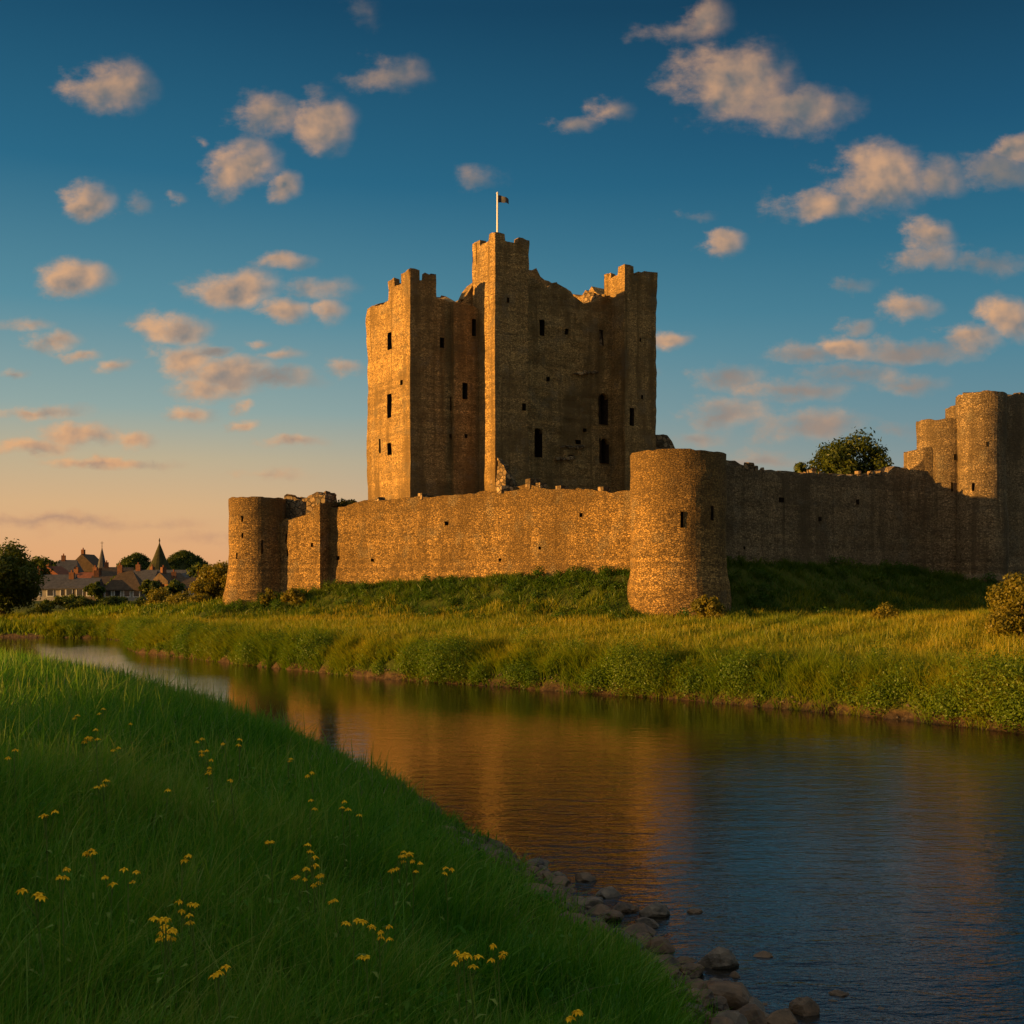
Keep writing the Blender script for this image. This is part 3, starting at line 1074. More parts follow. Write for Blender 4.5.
# gatehouse: stepped group of drums
gh = empty('gatehouse', (37, 88, 4.5), 'stepped gatehouse of clustered round towers at the right edge of the castle', 'gatehouse')


def drum(name, px, d, r, z0, ytop, batt=None, holes=(), seed=0, crest=.2, dd=1.0, topf=None):
    cx = (px - 512) / F * d
    ztop = EYE + (Y0 - ytop) / F * (d - r)
    l_ = Loop(circle(cx, d, r, 44), z0, topf or (lambda x, y, q: ztop), .6, ztop - dd, batt, .07, .45, seed, crest)
    for h in holes:
        l_.hole(*h, False, .8, 'arrow_slit')
    return l_.build(name, M_GATE, gh)


drum('stair_turret', 925, 89.6, 1.55, 3.0, 449, None, (), 31)
drum('round_turret', 944.5, 89.6, 2.12, 3.0, 417.5, None, ((955, 457, 2, 6), (952, 487, 2, 9)), 32)
drum('back_turret', 962, 92.5, 1.25, 8.0, 404, None, (), 33, .35)
drum('main_drum', 981, 87.4, 1.78, 2.5, 391.5, lambda z: .12 * max(0, min(1, (14 - z) / 9)) + .45 * max(0, min(1, (5.2 - z) / .3)), ((987, 444, 1.5, 5), (973, 487, 2, 8)), 34, .12)
c0 = Vector((36.1, 86.6))
fd = Vector((.87, .49)).normalized()
lp = Loop(strip(c0, c0 + fd * 11, Vector((fd.y, -fd.x)), 2.6), 2.5, ztop_line([(985, 393), (1003, 394), (1005, 397), (1010, 397), (1011, 394), (1018, 394), (1019, 397), (1030, 396), (1060, 397), (1200, 400)]), .7, None,
          lambda z: .40 * max(0, min(1, (6.2 - z) / .3)), .09, .5, 35, .3)
lp.hole(1003, 443, 3, 9, False, .8, 'arrow_slit')
lp.hole(997, 495, 3.2, 18, False, .8, 'arrow_slit')
lp.build('flank_wall', M_GATE, gh)
c1 = Vector(((905 - 512) / F * 87.6, 87.8))
lp = Loop(strip(B0 + rdir * 22.0 + rn * .02, Vector(((975 - 512) / F * 88.5, 88.6)), Vector((.1, -1)).normalized(), 1.6), 2.8, ztop_line([(900, 470), (915, 466), (935, 452), (975, 440)]), .7, None, None, .09, .5, 36, .25)
lp.build('link_wall', M_GATE, gh)
# rubble stub glimpsed right of the keep
rs = empty('ruined_wall', (16.5, 112, 6), 'dark broken wall stub showing just right of the keep above the front tower', 'ruin')
lp = Loop([at(650, 500, 112)[:2], at(677, 500, 113)[:2], at(677, 500, 115)[:2], at(650, 500, 114)[:2]], 4.5, ztop_line([(640, 436), (656, 437), (666, 438), (670, 445), (676, 455), (680, 458)]), .5, None, None, .3, .5, 41, .5)
lp.build('wall', M_RUBBLE, rs)


# ------------------------------------------------------------------ foliage
def leaf_cloud(centers, radii, n, size, rs_, squash=.85, droop=0.0):
    """n small rhombic leaves scattered through a set of overlapping clumps; returns verts, quads, rnd, hgt"""
    centers = np.asarray(centers, float)
    radii = np.asarray(radii, float)
    wgt = radii ** 2
    k = rs_.choice(len(centers), n, p=wgt / wgt.sum())
    d = rs_.normal(size=(n, 3))
    d /= np.linalg.norm(d, axis=1, keepdims=True)
    r = radii[k] * (rs_.random(n) ** .38) * (1 + .16 * rs_.normal(size=n))
    p = centers[k] + d * r[:, None] * np.array((1, 1, squash))
    nrm = d + rs_.normal(size=(n, 3)) * .7
    nrm[:, 2] += .3
    nrm /= np.linalg.norm(nrm, axis=1, keepdims=True)
    a = np.cross(nrm, rs_.normal(size=(n, 3)))
    a /= np.maximum(np.linalg.norm(a, axis=1, keepdims=True), 1e-6)
    b = np.cross(nrm, a)
    s = size * (.6 + .8 * rs_.random(n))[:, None]
    v = np.stack([p - a * s, p + b * s * .5 + nrm * s * .12, p + a * s, p - b * s * .5 + nrm * s * .12], 1).reshape(-1, 3)
    f = np.arange(4 * n).reshape(-1, 4)
    rnd = np.repeat(np.clip(rs_.random(len(centers))[k] * .55 + rs_.random(n) * .45, 0, 1), 4)
    hg = np.repeat(rs_.random(n) * .6, 4)
    return v, f, rnd, hg


def tree(name, label, cat, x, y, h, rad, n, leaf, mat, seed, trunk_h=None, group=None, lobes=26, tr=None, squash=.85, low=.28):
    rs_ = np.random.default_rng(seed)
    z0 = g1(x, y) - .15
    e = empty(name, (x, y, z0), label, cat, group)
    trunk_h = trunk_h if trunk_h is not None else h * .3
    cz = (h * low + h) / 2
    rz = (h - h * low) / 2
    cs, rr = [], []
    for i in range(lobes):
        d = rs_.normal(size=3)
        d /= np.linalg.norm(d)
        q = .35 + .52 * rs_.random()
        c = (x + d[0] * rad * q, y + d[1] * rad * q, z0 + cz + d[2] * rz * q)
        cs.append(c)
        rr.append(min(rad, rz) * rs_.uniform(.22, .42))
    v, f, rnd, hg = leaf_cloud(cs, rr, n, leaf, rs_, squash)
    v[:, 2] = np.maximum(v[:, 2], z0 + .1)
    mesh_np('crown', v, [f], mat, e, {'rnd': rnd, 'hgt': hg})
    tr = tr or h * .035
    mb_ = MB()
    mb_.tube([(x, y, z0 - .2), (x + .1 * tr, y, z0 + trunk_h * .5), (x, y, z0 + trunk_h), (x + tr, y, z0 + cz)], [tr * 1.35, tr, tr * .8, tr * .4], 8)
    mb_.build('trunk', M_BARK, e, True)
    lm = MB()
    for c, r_ in list(zip(cs, rr))[:10]:
        mid = (x + (c[0] - x) * .4, y + (c[1] - y) * .4, z0 + trunk_h * .8 + (c[2] - z0 - trunk_h * .8) * .55)
        lm.tube([(x, y, z0 + trunk_h * .75), mid, c], [tr * .5, tr * .3, tr * .1], 5)
    lm.build('limbs', M_BARK, e, True)
    return e


def bush(name, label, x, y, h, rad, n, leaf, mat, seed, group=None, z=None, cat='bush'):
    rs_ = np.random.default_rng(seed)
    z0 = (g1(x, y) if z is None else z) - .1
    e = empty(name, (x, y, z0), label, cat, group)
    cs, rr = [], []
    for i in range(16):
        a = rs_.uniform(0, 6.283)
        q = rs_.random() ** .6 * .62
        hh_ = h * (1 - .55 * q) * rs_.uniform(.25, .86)
        cs.append((x + math.cos(a) * rad * q, y + math.sin(a) * rad * q, z0 + hh_))
        rr.append(min(rad, h) * rs_.uniform(.2, .38))
    v, f, rnd, hg = leaf_cloud(cs, rr, n, leaf, rs_, .9)
    v[:, 2] = np.maximum(v[:, 2], z0 + .02)
    mesh_np('foliage', v, [f], mat, e, {'rnd': rnd, 'hgt': hg})
    mb_ = MB()
    for c in cs[:9]:
        mb_.tube([(x + rs_.uniform(-.1, .1) * rad, y + rs_.uniform(-.1, .1) * rad, z0 - .05), ((x + c[0]) / 2, (y + c[1]) / 2, z0 + (c[2] - z0) * .6), c], [.03 * h * .5, .02 * h * .5, .008 * h], 5)
    mb_.build('stems', M_BARK, e, True)
    return e


# tree and shrubs inside the castle
x, y, _ = at(851, 470, 101)
tree('broadleaf_tree', 'round broadleaf tree growing behind the shaded curtain wall', 'tree', x, y, 12.9, 3.5, 18000, .15, M_LEAF, 51, 5.0, low=.45)
x, y, _ = at(802, 470, 99)
tree('broadleaf_tree', 'small young tree peeping over the shaded wall left of the round tree', 'tree', x, y, 9.9, 1.3, 1500, .2, M_LEAF, 52, 6.0, lobes=12, low=.68)
x, y, z = at(342, 506, 94.6)
bush('wall_shrub', 'dark shrub growing on the crest of the curtain wall beside the broken corner', x, y, 1.25, 1.9, 3200, .13, M_IVY, 53, z=10.55, cat='shrub')
x, y, z = at(327, 506, 94.6)
bush('wall_shrub', 'small russet shrub on the broken wall corner next to the dark shrub', x, y, 1.0, .7, 700, .12, M_IVY, 54, z=10.9, cat='shrub')
# bushes on the castle side meadow
x, y, _ = at(711, 620, 68.6)
bush('shrub', 'golden leafy bush at the right foot of the front round tower', x, y, 2.2, 1.25, 4200, .085, M_LEAFY, 55)
x, y, _ = at(885, 620, 66)
bush('shrub', 'low golden bush alone in the meadow below the shaded slope', x, y, 1.1, 1.3, 1800, .09, M_LEAFY, 56)
x, y, _ = at(1022, 640, 48)
bush('shrub', 'tall golden bush at the right edge of the meadow', x, y, 3.7, 1.9, 11000, .075, M_LEAFY, 57)
x, y, _ = at(295, 590, 90.0)
bush('shrub', 'russet creeper bush against the foot of the projecting wall', x, y, 1.6, 1.3, 1800, .11, M_LEAFY, 58)
x, y, _ = at(268, 590, 91.5)
bush('shrub', 'small russet bush in the angle of the left round tower', x, y, 1.7, .8, 900, .11, M_LEAFY, 59)
# left distance
x, y, _ = at(2, 600, 112)
tree('broadleaf_tree', 'big dark spreading tree at the left edge beyond the river bend', 'tree', x, y, 7.7, 4.1, 24000, .15, M_LEAF, 61, 2.0, low=.08, lobes=34)
x, y, _ = at(216, 600, 112)
tree('broadleaf_tree', 'rounded sunlit bush tree just left of the left round tower', 'tree', x, y, 5.0, 2.4, 9000, .13, M_LEAFY, 62, 1.0, low=.1)
hz = [(40, 118, 3.0, 2.2), (60, 122, 2.2, 2.4), (84, 120, 1.9, 2.6), (112, 118, 2.0, 2.4), (136, 122, 2.0, 2.2), (158, 112, 3.0, 2.0), (178, 108, 2.6, 2.2), (196, 104, 2.2, 2.0), (120, 140, 2.2, 3), (70, 140, 2.2, 3)]
for i, (px, d, h_, r_) in enumerate(hz):
    x, y, _ = at(px, 600, d)
    h_ *= .72
    bush('hedge_bush', ['dense green bush in the row between the river bend and the village', 'golden bush beside the left round tower below the village'][1 if px > 150 else 0], x, y, h_, r_, 3800, .11,
         M_LEAFY if px > 150 else M_LEAF, 70 + i, 'bushes in front of the village')
# hedgerow trees standing on the near bank left of the viewpoint; their long evening shadows cover the foreground
for i, (x, y, h_, r_) in enumerate(((-27, -22, 12, 5.0), (-25, -14.5, 11, 4.6), (-26, -7.0, 11, 4.6), (-24, -.8, 6.6, 3.2), (-27, 5.0, 4.6, 2.2))):
    tree('hedgerow_tree', 'leafy hedgerow tree on the near bank shading the grass', 'tree', x, y, h_, r_, 9000, .30, M_LEAF, 90 + i, 1.2, 'hedgerow trees on the near bank', low=.04, lobes=36)


# ------------------------------------------------------------------ grass
def blades(x, y, z, h, wid, lean_dir, lean, rnd, segs=2):
    """curved tapering blades; arrays per blade"""
    n = len(x)
    th = rng.uniform(0, 2 * np.pi, n)
    ax, ay = np.cos(th) * wid * .5, np.sin(th) * wid * .5
    lx, ly = np.cos(lean_dir), np.sin(lean_dir)
    V, H = [], []
    for k in range(segs + 1):
        t = k / segs
        off = lean * t ** 1.8 * h
        zz = z + h * (t - .28 * np.minimum(lean, 1.4) * t ** 2.4) - .03
        cx, cy = x + lx * off, y + ly * off
        if k < segs:
            w_ = 1 - .45 * t
            V.append(np.stack([cx - ax * w_, cy - ay * w_, zz], 1))
            V.append(np.stack([cx + ax * w_, cy + ay * w_, zz], 1))
            H += [t, t]
        else:
            V.append(np.stack([cx, cy, zz], 1))
            H.append(t)
    m_ = 2 * segs + 1
    verts = np.stack(V, 1).reshape(-1, 3)
    base_i = (np.arange(n) * m_)[:, None]
    qs = [base_i + np.array([[2 * k, 2 * k + 1, 2 * k + 3, 2 * k + 2]]) for k in range(segs - 1)]
    tri = base_i + np.array([[2 * segs - 2, 2 * segs - 1, 2 * segs]])
    fl = ([np.concatenate(qs)] if qs else []) + [tri]
    return verts, fl, np.repeat(rnd, m_), np.tile(np.array(H), n)


def sample(n, x0, x1, y0, y1):
    return rng.uniform(x0, x1, n), rng.uniform(y0, y1, n)


def in_wedge(x, y, margin):
    """keep what stands in or close to the field of view"""
    return (x > -.47 * y - margin) & (x < .47 * y + margin)


def clump(x, y, wl, k):
    return np.clip(wob(x, y, wl, k) * .9 + .5, 0, 1)


# foreground
def near_grass(n, y0, y1, hmin, hmax, wmin, wmax, segs, x0, x1, smin=.78):
    # denser towards the viewer
    t = rng.random(n)
    y = y0 * (y1 / y0) ** t if y0 > 0 else rng.uniform(y0, y1, n)
    x = rng.uniform(x0, x1, n)
    k = in_wedge(x, y, 2.6)
    x, y = x[k], y[k]
    dn, df, ins = shore(x, y)
    k = (~ins) & (dn < df) & (dn > smin + wob(x, y, 1.7, 4) * .35)
    x, y, dn = x[k], y[k], dn[k]
    c = clump(x, y, 1.6, 3)
    c2 = clump(x, y, 5.2, 7)
    k = rng.random(len(x)) < (.45 + .55 * c)
    x, y, dn, c, c2 = x[k], y[k], dn[k], c[k], c2[k]
    m_ = len(x)
    h = (hmin + (hmax - hmin) * rng.random(m_) ** 1.5) * (.7 + .35 * c + .35 * c2) * np.clip(.45 + dn * .18, .5, 1.1)
    sc_ = np.clip(y / 6, .8, 5)
    wd = rng.uniform(wmin, wmax, m_) * sc_
    ld = wob(x, y, 2.1, 9) * 1.4 + rng.normal(0, 1.7, m_) + 0.3
    ln = np.abs(rng.normal(.45, .38, m_))
    return x, y, ground(x, y), h, wd, ld, ln, np.clip(rng.random(m_) ** 1.3 * 1.0 + .15 * c2 - .05, 0, 1), segs


def grass_obj(name, parts, mat):
    vs_, fls, rn_, hg_ = [], {3: [], 4: []}, [], []
    o_ = 0
    for p in parts:
        v, fl, r_, h_ = blades(*p)
        for f in fl:
            fls[f.shape[1]].append(f + o_)
        o_ += len(v)
        vs_.append(v); rn_.append(r_); hg_.append(h_)
    ob = mesh_np(name, np.concatenate(vs_), [np.concatenate(fls[k]) for k in (4, 3) if fls[k]], mat, None, {'rnd': np.concatenate(rn_), 'hgt': np.concatenate(hg_)})
    tag(ob, kind='stuff')
    return ob


g = [near_grass(340000, 2.6, 11, .22, .60, .0055, .011, 3, -8, 3.5),
     near_grass(26000, 2.8, 14, .50, .85, .004, .007, 4, -8, 3.0, 1.5),
     near_grass(230000, 9, 48, .25, .60, .0045, .008, 2, -26, 2.5, .35)]
ob = grass_obj('bank_grass', g, M_GNEAR)
tag(ob, 'lush dark green grass covering the near bank', 'grass')
# a few taller pale seeding stalks
x, y = sample(22000, -24, 1, 4, 45)
k = in_wedge(x, y, 1)
x, y = x[k], y[k]
dn, df, ins = shore(x, y)
k = (~ins) & (dn < df) & (dn > 1.6) & (rng.random(len(x)) < clump(x, y, 4.0, 1) ** 2)
x, y = x[k], y[k]
n_ = len(x)
ob = grass_obj('seeding_grass', [(x, y, ground(x, y), rng.uniform(.5, .95, n_), .0048 * np.clip(y / 5, .9, 5), rng.uniform(0, 6.28, n_), np.abs(rng.normal(.22, .15, n_)), rng.uniform(.75, 1, n_), 3)], M_GNEAR)
tag(ob, 'thin pale seeding stalks among the near bank grass', 'grass')

x, y = sample(2600, -6, 2, 3, 14)
dn, df, ins = shore(x, y)
k = in_wedge(x, y, 1) & (~ins) & (dn > 1.5) & (rng.random(len(x)) < .12 + .5 * clump(x, y, 2.4, 8) ** 2)
x, y = x[k], y[k]
rr = rng.uniform(.07, .18, len(x))
v, f, rnd, hg = leaf_cloud(np.stack([x, y, ground(x, y) + rng.uniform(.12, .36, len(x))], 1), rr, len(x) * 30, .028, rng, .7)
ob = mesh_np('bank_weeds', v, [f], M_GNEAR, None, {'rnd': rnd, 'hgt': hg})
tag(ob, 'small leafy weeds scattered through the grass of the near bank', 'ground cover', None, 'stuff')

x, y = sample(5200, -14, 2, 3, 26)
k = in_wedge(x, y, 1)
x, y = x[k], y[k]
dn, df, ins = shore(x, y)
k = (~ins) & (dn < df) & (dn > .8) & (rng.random(len(x)) < .25 + .75 * clump(x, y, 3.0, 10) ** 2)
x, y = x[k], y[k]
n_ = len(x)
ob = grass_obj('dead_grass', [(x, y, ground(x, y), rng.uniform(.25, .6, n_), .0055 * np.clip(y / 6, .9, 3), rng.uniform(0, 6.28, n_), np.abs(rng.normal(.7, .45, n_)), rng.random(n_), 3)], M_DRY)
tag(ob, 'pale dead stems bent over among the near bank grass', 'grass')

# far bank: thick overhanging tufts along the water, meadow behind
parts = []


def far_side(n, x0, x1, y0, y1, s0, s1, extra=None, per_tuft=1, spread=0.0):
    x, y = sample(n, x0, x1, y0, y1)
    k = in_wedge(x, y, 5)
    x, y = x[k], y[k]
    dn, df, ins = shore(x, y)
    k = (~ins) & (df < dn) & (df > s0) & (df < s1)
    x, y, df = x[k], y[k], df[k]
    if extra is not None:
        k = extra(x, y, df)
        x, y, df = x[k], y[k], df[k]
    if per_tuft > 1:
        x, y, df = (np.repeat(q, per_tuft) for q in (x, y, df))
        r = rng.random(len(x)) ** .6 * spread
        a = rng.uniform(0, 6.283, len(x))
        return x + r * np.cos(a), y + r * np.sin(a), df, a, r / max(spread, 1e-6)
    return x, y, df


def outwards(x, y):
    e = .3
    d0 = seg_dist(x, y, FAR)[0]
    gx = seg_dist(x + e, y, FAR)[0] - d0
    gy = seg_dist(x, y + e, FAR)[0] - d0
    return np.arctan2(-gy, -gx)


# bank tufts: rounded clumps
x, y, df, a, q = far_side(42000, -40, 26, 18, 100, .0, 3.4, None, 56, .45)
n_ = len(x)
big = clump(x, y, 2.6, 2)
hgt_ = rng.uniform(.55, 1.25, n_) * (.45 + .8 * big) * (1.05 - .35 * q)
parts.append((x, y, ground(x, y), hgt_, .0085 * np.clip(y / 14, 1, 9), np.where(df < 1.2, outwards(x, y) + rng.normal(0, .7, n_), a), .25 + .75 * q * rng.random(n_) + np.where(df < .7, .3, 0),
              np.clip(.15 + .5 * rng.random(n_) + .2 * (1 - big), 0, 1), 2))
# meadow
notmound = lambda x, y, df: (seg_dist(x, y, MOUND)[2] <= 0) & (seg_dist(x, y, MOUND)[0] > 4.0 + wob(x, y, 6, 8))
x, y, df = far_side(620000, -45, 42, 26, 112, 3.0, 60, notmound)
n_ = len(x)
c = clump(x, y, 3.4, 5)
parts.append((x, y, ground(x, y), rng.uniform(.3, .75, n_) * (.55 + .6 * c), .0085 * np.clip(y / 14, 1, 9), rng.uniform(0, 6.28, n_), np.abs(rng.normal(.4, .3, n_)), np.clip(.38 + .7 * rng.random(n_) * np.clip(df / 5, .5, 1.1), 0, 1), 2))
ob = grass_obj('meadow_grass', parts, M_GFAR)
tag(ob, 'golden sunlit meadow grass along the castle side of the river', 'grass')
# leafy herbs bulging over the water's edge in rounded clumps
x, y, df = far_side(30000, -36, 26, 18, 98, .0, 2.4)
k = rng.random(len(x)) < (.15 + .85 * clump(x, y, 2.6, 2))
x, y, df = x[k], y[k], df[k]
big = clump(x, y, 2.6, 2)
rr = rng.uniform(.18, .38, len(x)) * (.6 + .6 * big)
zz = ground(x, y) + rr * .6 + rng.random(len(x)) ** 1.3 * .95 * big
v, f, rnd, hg = leaf_cloud(np.stack([x, y, zz], 1), rr, len(x) * 90, .034, rng, 1.0)
v[:, 2] = np.maximum(v[:, 2], .02)
ob = mesh_np('bank_herbs', v, [f], M_GFAR, None, {'rnd': rnd * .5, 'hgt': hg * .7})
_cum = np.concatenate([[0], np.cumsum(np.hypot(*np.diff(FAR, axis=0).T))])
q = np.arange(_cum[3] - 6, _cum[13] + 4, .62)
q = q + rng.normal(0, .3, len(q))
cx_, cy_ = np.interp(q, _cum, FAR[:, 0]), np.interp(q, _cum, FAR[:, 1])
oa = outwards(cx_, cy_)
ex, ey = np.interp(q + .5, _cum, FAR[:, 0]) - cx_, np.interp(q + .5, _cum, FAR[:, 1]) - cy_
nrm_ = np.hypot(ex, ey)
sx_, sy_ = ey / nrm_, -ex / nrm_        # towards the castle
flip = np.where(sy_ * .8 + sx_ * .55 < 0, -1, 1)
sx_, sy_ = sx_ * flip, sy_ * flip
off = rng.uniform(.05, 1.1, len(q))
R_ = rng.uniform(.55, 1.25, len(q)) * (.65 + .5 * np.sin(q * .9) * np.sin(q * .37 + 1))
cx_, cy_ = cx_ + sx_ * off, cy_ + sy_ * off
v2, f2, rnd2, hg2 = leaf_cloud(np.stack([cx_, cy_, .12 + R_ * .55 + off * .35], 1), R_, len(q) * 2000, .040, rng, 1.0)
v2[:, 2] = np.maximum(v2[:, 2], .015)
ob2 = mesh_np('bank_thicket', v2, [f2], M_GFAR, None, {'rnd': rnd2 * .55, 'hgt': hg2 * .6})
tag(ob2, 'rounded thickets of leafy plants overhanging the river from the far bank', 'ground cover', None, 'stuff')
tag(ob, 'leafy green herbs bulging over the water along the far bank', 'ground cover', None, 'stuff')
# mound
onmound = lambda x, y, df: (seg_dist(x, y, MOUND)[0] < 8.0 + wob(x, y, 6, 8)) & (seg_dist(x, y, MOUND)[2] <= 0)
x, y, df, a, q = far_side(14000, -34, 48, 60, 108, 6, 90, onmound, 26, .5)
n_ = len(x)
c = clump(x, y, 2.2, 0)
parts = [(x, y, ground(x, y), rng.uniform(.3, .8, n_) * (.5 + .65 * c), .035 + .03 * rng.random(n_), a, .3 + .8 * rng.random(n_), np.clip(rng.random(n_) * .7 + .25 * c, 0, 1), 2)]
x, y, df = far_side(5200, -34, 48, 60, 108, 4, 90, onmound)
dmo = seg_dist(x, y, MOUND)[0]
k = rng.random(len(x)) < np.clip(.25 + .75 * clump(x, y, 5.0, 4) - .05 * dmo, .06, 1)
x, y = x[k], y[k]
rr = rng.uniform(.16, .52, len(x))
v, f, rnd, hg = leaf_cloud(np.stack([x, y, ground(x, y) + rr * .75], 1), rr, len(x) * 110, .075, rng, .9)
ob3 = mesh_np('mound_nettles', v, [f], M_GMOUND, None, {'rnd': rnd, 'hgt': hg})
tag(ob3, 'dark nettles and rough herbs on the slope at the foot of the walls', 'ground cover', None, 'stuff')
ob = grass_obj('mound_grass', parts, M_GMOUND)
tag(ob, 'rough tussocky grass on the slope below the castle walls', 'grass')
# meadow round the river bend on the left
x, y = sample(160000, -75, -22, 93, 150)
k = in_wedge(x, y, 5)
x, y = x[k], y[k]
dn, df, ins = shore(x, y)
k = (~ins) & (df < dn) & (df > .1) & (seg_dist(x, y, MOUND)[2] <= 0)
x, y, df = x[k], y[k], df[k]
n_ = len(x)
c = clump(x, y, 4.4, 6)
parts = [(x, y, ground(x, y), rng.uniform(.35, .9, n_) * (.5 + .7 * c), .09 + .05 * rng.random(n_), rng.uniform(0, 6.28, n_), np.abs(rng.normal(.4, .3, n_)), np.clip(.1 + .6 * rng.random(n_), 0, 1), 2)]
ob = grass_obj('bend_meadow_grass', parts, M_GFAR)
tag(ob, 'meadow grass on the flat beyond the river bend', 'grass')


# ------------------------------------------------------------------ flowers
def march(px, py, hs):
    d = 2.5
    while d < 60:
        x, y, z = at(px, py, d)
        if z - max(g1(x, y), 0.0) <= hs:
            break
        d += .1
    return d


FL = [  # column, row, number of heads, label or None
    (74, 716, 2, None), (103, 709, 2, None), (96, 733, 3, None), (82, 738, 3, 'yellow wildflower clump with three heads upper left on the bank, nearest the river bend'), (130, 724, 1, None), (117, 749, 2, None),
    (14, 751, 2, 'small yellow wildflower at the left edge of the bank'), (46, 808, 3, 'yellow wildflower with drooping head at the far left, halfway down the bank'), (103, 783, 3, 'broad yellow wildflower standing alone left of the bank centre'), (167, 791, 1, None),
    (95, 853, 4, 'yellow wildflower with four heads at lower left above a pair of smaller ones'), (182, 853, 2, None), (61, 870, 3, None), (35, 886, 3, 'yellow wildflower lowest at the left edge'), (112, 878, 2, None), (128, 875, 3, None),
    (190, 906, 4, 'tall yellow wildflower with two tiers of heads, nearest the viewpoint'), (193, 916, 2, None), (166, 919, 4, None), (168, 931, 6, 'wide yellow wildflower cluster of six heads in the left foreground'), (218, 966, 3, 'short yellow wildflower lowest in the left foreground'),
    (200, 741, 2, None), (207, 754, 4, None), (212, 768, 4, 'large yellow wildflower under the tight group at the top of the bank'), (225, 745, 1, None), (240, 741, 2, None), (288, 757, 2, None), (231, 775, 1, None), (312, 772, 2, None),
    (310, 802, 2, None), (342, 801, 2, None), (350, 809, 1, None), (361, 809, 1, None), (271, 839, 3, 'yellow wildflower alone in the middle of the bank'), (312, 848, 3, None), (306, 868, 3, None), (299, 881, 3, None), (316, 880, 2, None), (324, 876, 2, None),
    (335, 903, 2, None), (354, 915, 3, None), (379, 931, 6, 'big yellow wildflower cluster at the bottom centre of the bank'), (367, 961, 2, None), (398, 855, 4, 'yellow wildflower topping the group nearest the shore'), (407, 855, 3, None), (414, 865, 3, None), (392, 868, 3, None),
    (446, 870, 3, 'yellow wildflower alone on a straight stem, closest to the shore stones'), (463, 945, 2, None), (458, 958, 3, None), (470, 960, 3, None), (498, 951, 4, 'yellow wildflower with drooping petals, rightmost of the large ones'), (575, 1018, 2, 'tiny yellow wildflower at the very bottom of the bank'),
]


def wildflower(px, py, heads, label, seed):
    rs_ = random.Random(seed)
    hs = rs_.uniform(.62, .92)
    d = march(px, py, hs)
    x, y, z = at(px, py, d)
    zg = g1(x, y)
    scale = max(1.0, d / 9.0) ** .5
    xr, yr = x + rs_.uniform(-.05, .05), y + rs_.uniform(-.03, .05)
    e = empty('wildflower', (xr, yr, zg - .02), label or 'small yellow wildflower scattered in the grass of the near bank', 'flower', 'yellow wildflowers on the near bank')
    st_ = MB()
    st_.tube([(xr, yr, zg - .03), ((xr + x) / 2 + .015, (yr + y) / 2, (zg + z) / 2), (x, y, z - .05)], [.0058 * scale, .005 * scale, .004 * scale], 5)
    hv = MB()
    scale *= 1.2 * rs_.uniform(.85, 1.25)
    wide = .012 * heads + .012
    for k in range(heads):
        a = rs_.uniform(0, 6.283)
        r = wide * math.sqrt((k + .4) / heads)
        hx, hy, hz_ = x + math.cos(a) * r * scale, y + math.sin(a) * r * .6, z + rs_.uniform(-.05, .03)
        jz = z - rs_.uniform(.05, .22)
        st_.tube([(x + (xr - x) * .2, y + (yr - y) * .2, jz), (x + (hx - x) * .7, y + (hy - y) * .7, (jz + hz_) / 2), (hx, hy, hz_)], [.0025 * scale, .002 * scale, .002 * scale], 4)
        # drooping ray florets round a small disc
        for m_ in range(9):
            b = 2 * math.pi * m_ / 9 + rs_.uniform(-.2, .2)
            l = rs_.uniform(.016, .026) * scale
            dr = rs_.uniform(.2, 1.0)
            cb, sb = math.cos(b), math.sin(b)
            pw_ = .0062 * scale
            p0 = (hx, hy, hz_ + .004)
            pm = (hx + cb * l * .6, hy + sb * l * .6, hz_ + .003 - dr * l * .2)
            pe = (hx + cb * l, hy + sb * l, hz_ - dr * l * .75)
            hv.add([p0, (pm[0] - sb * pw_, pm[1] + cb * pw_, pm[2]), pe, (pm[0] + sb * pw_, pm[1] - cb * pw_, pm[2])], [(0, 1, 2, 3)])
        hv.tube([(hx, hy, hz_ - .004), (hx, hy, hz_ + .006), (hx, hy, hz_ + .009)], [.004 * scale, .006 * scale, .002 * scale], 6)
    for k in range(3):
        t_ = .25 + .2 * k
        a = rs_.uniform(0, 6.283)
        lx, ly, lz = xr + (x - xr) * t_, yr + (y - yr) * t_, zg + (z - zg) * t_
        l = .09
        st_.add([(lx, ly, lz), (lx + math.cos(a + .3) * l * .5, ly + math.sin(a + .3) * l * .5, lz + .03), (lx + math.cos(a) * l, ly + math.sin(a) * l, lz + .02), (lx + math.cos(a - .3) * l * .5, ly + math.sin(a - .3) * l * .5, lz + .03)], [(0, 1, 2, 3)])
    st_.build('stem', M_STEM, e)
    hv.build('blossom', M_PETAL, e)


for i, (px, py, hd, lb) in enumerate(FL):
    wildflower(px, py, hd, lb, 300 + i)


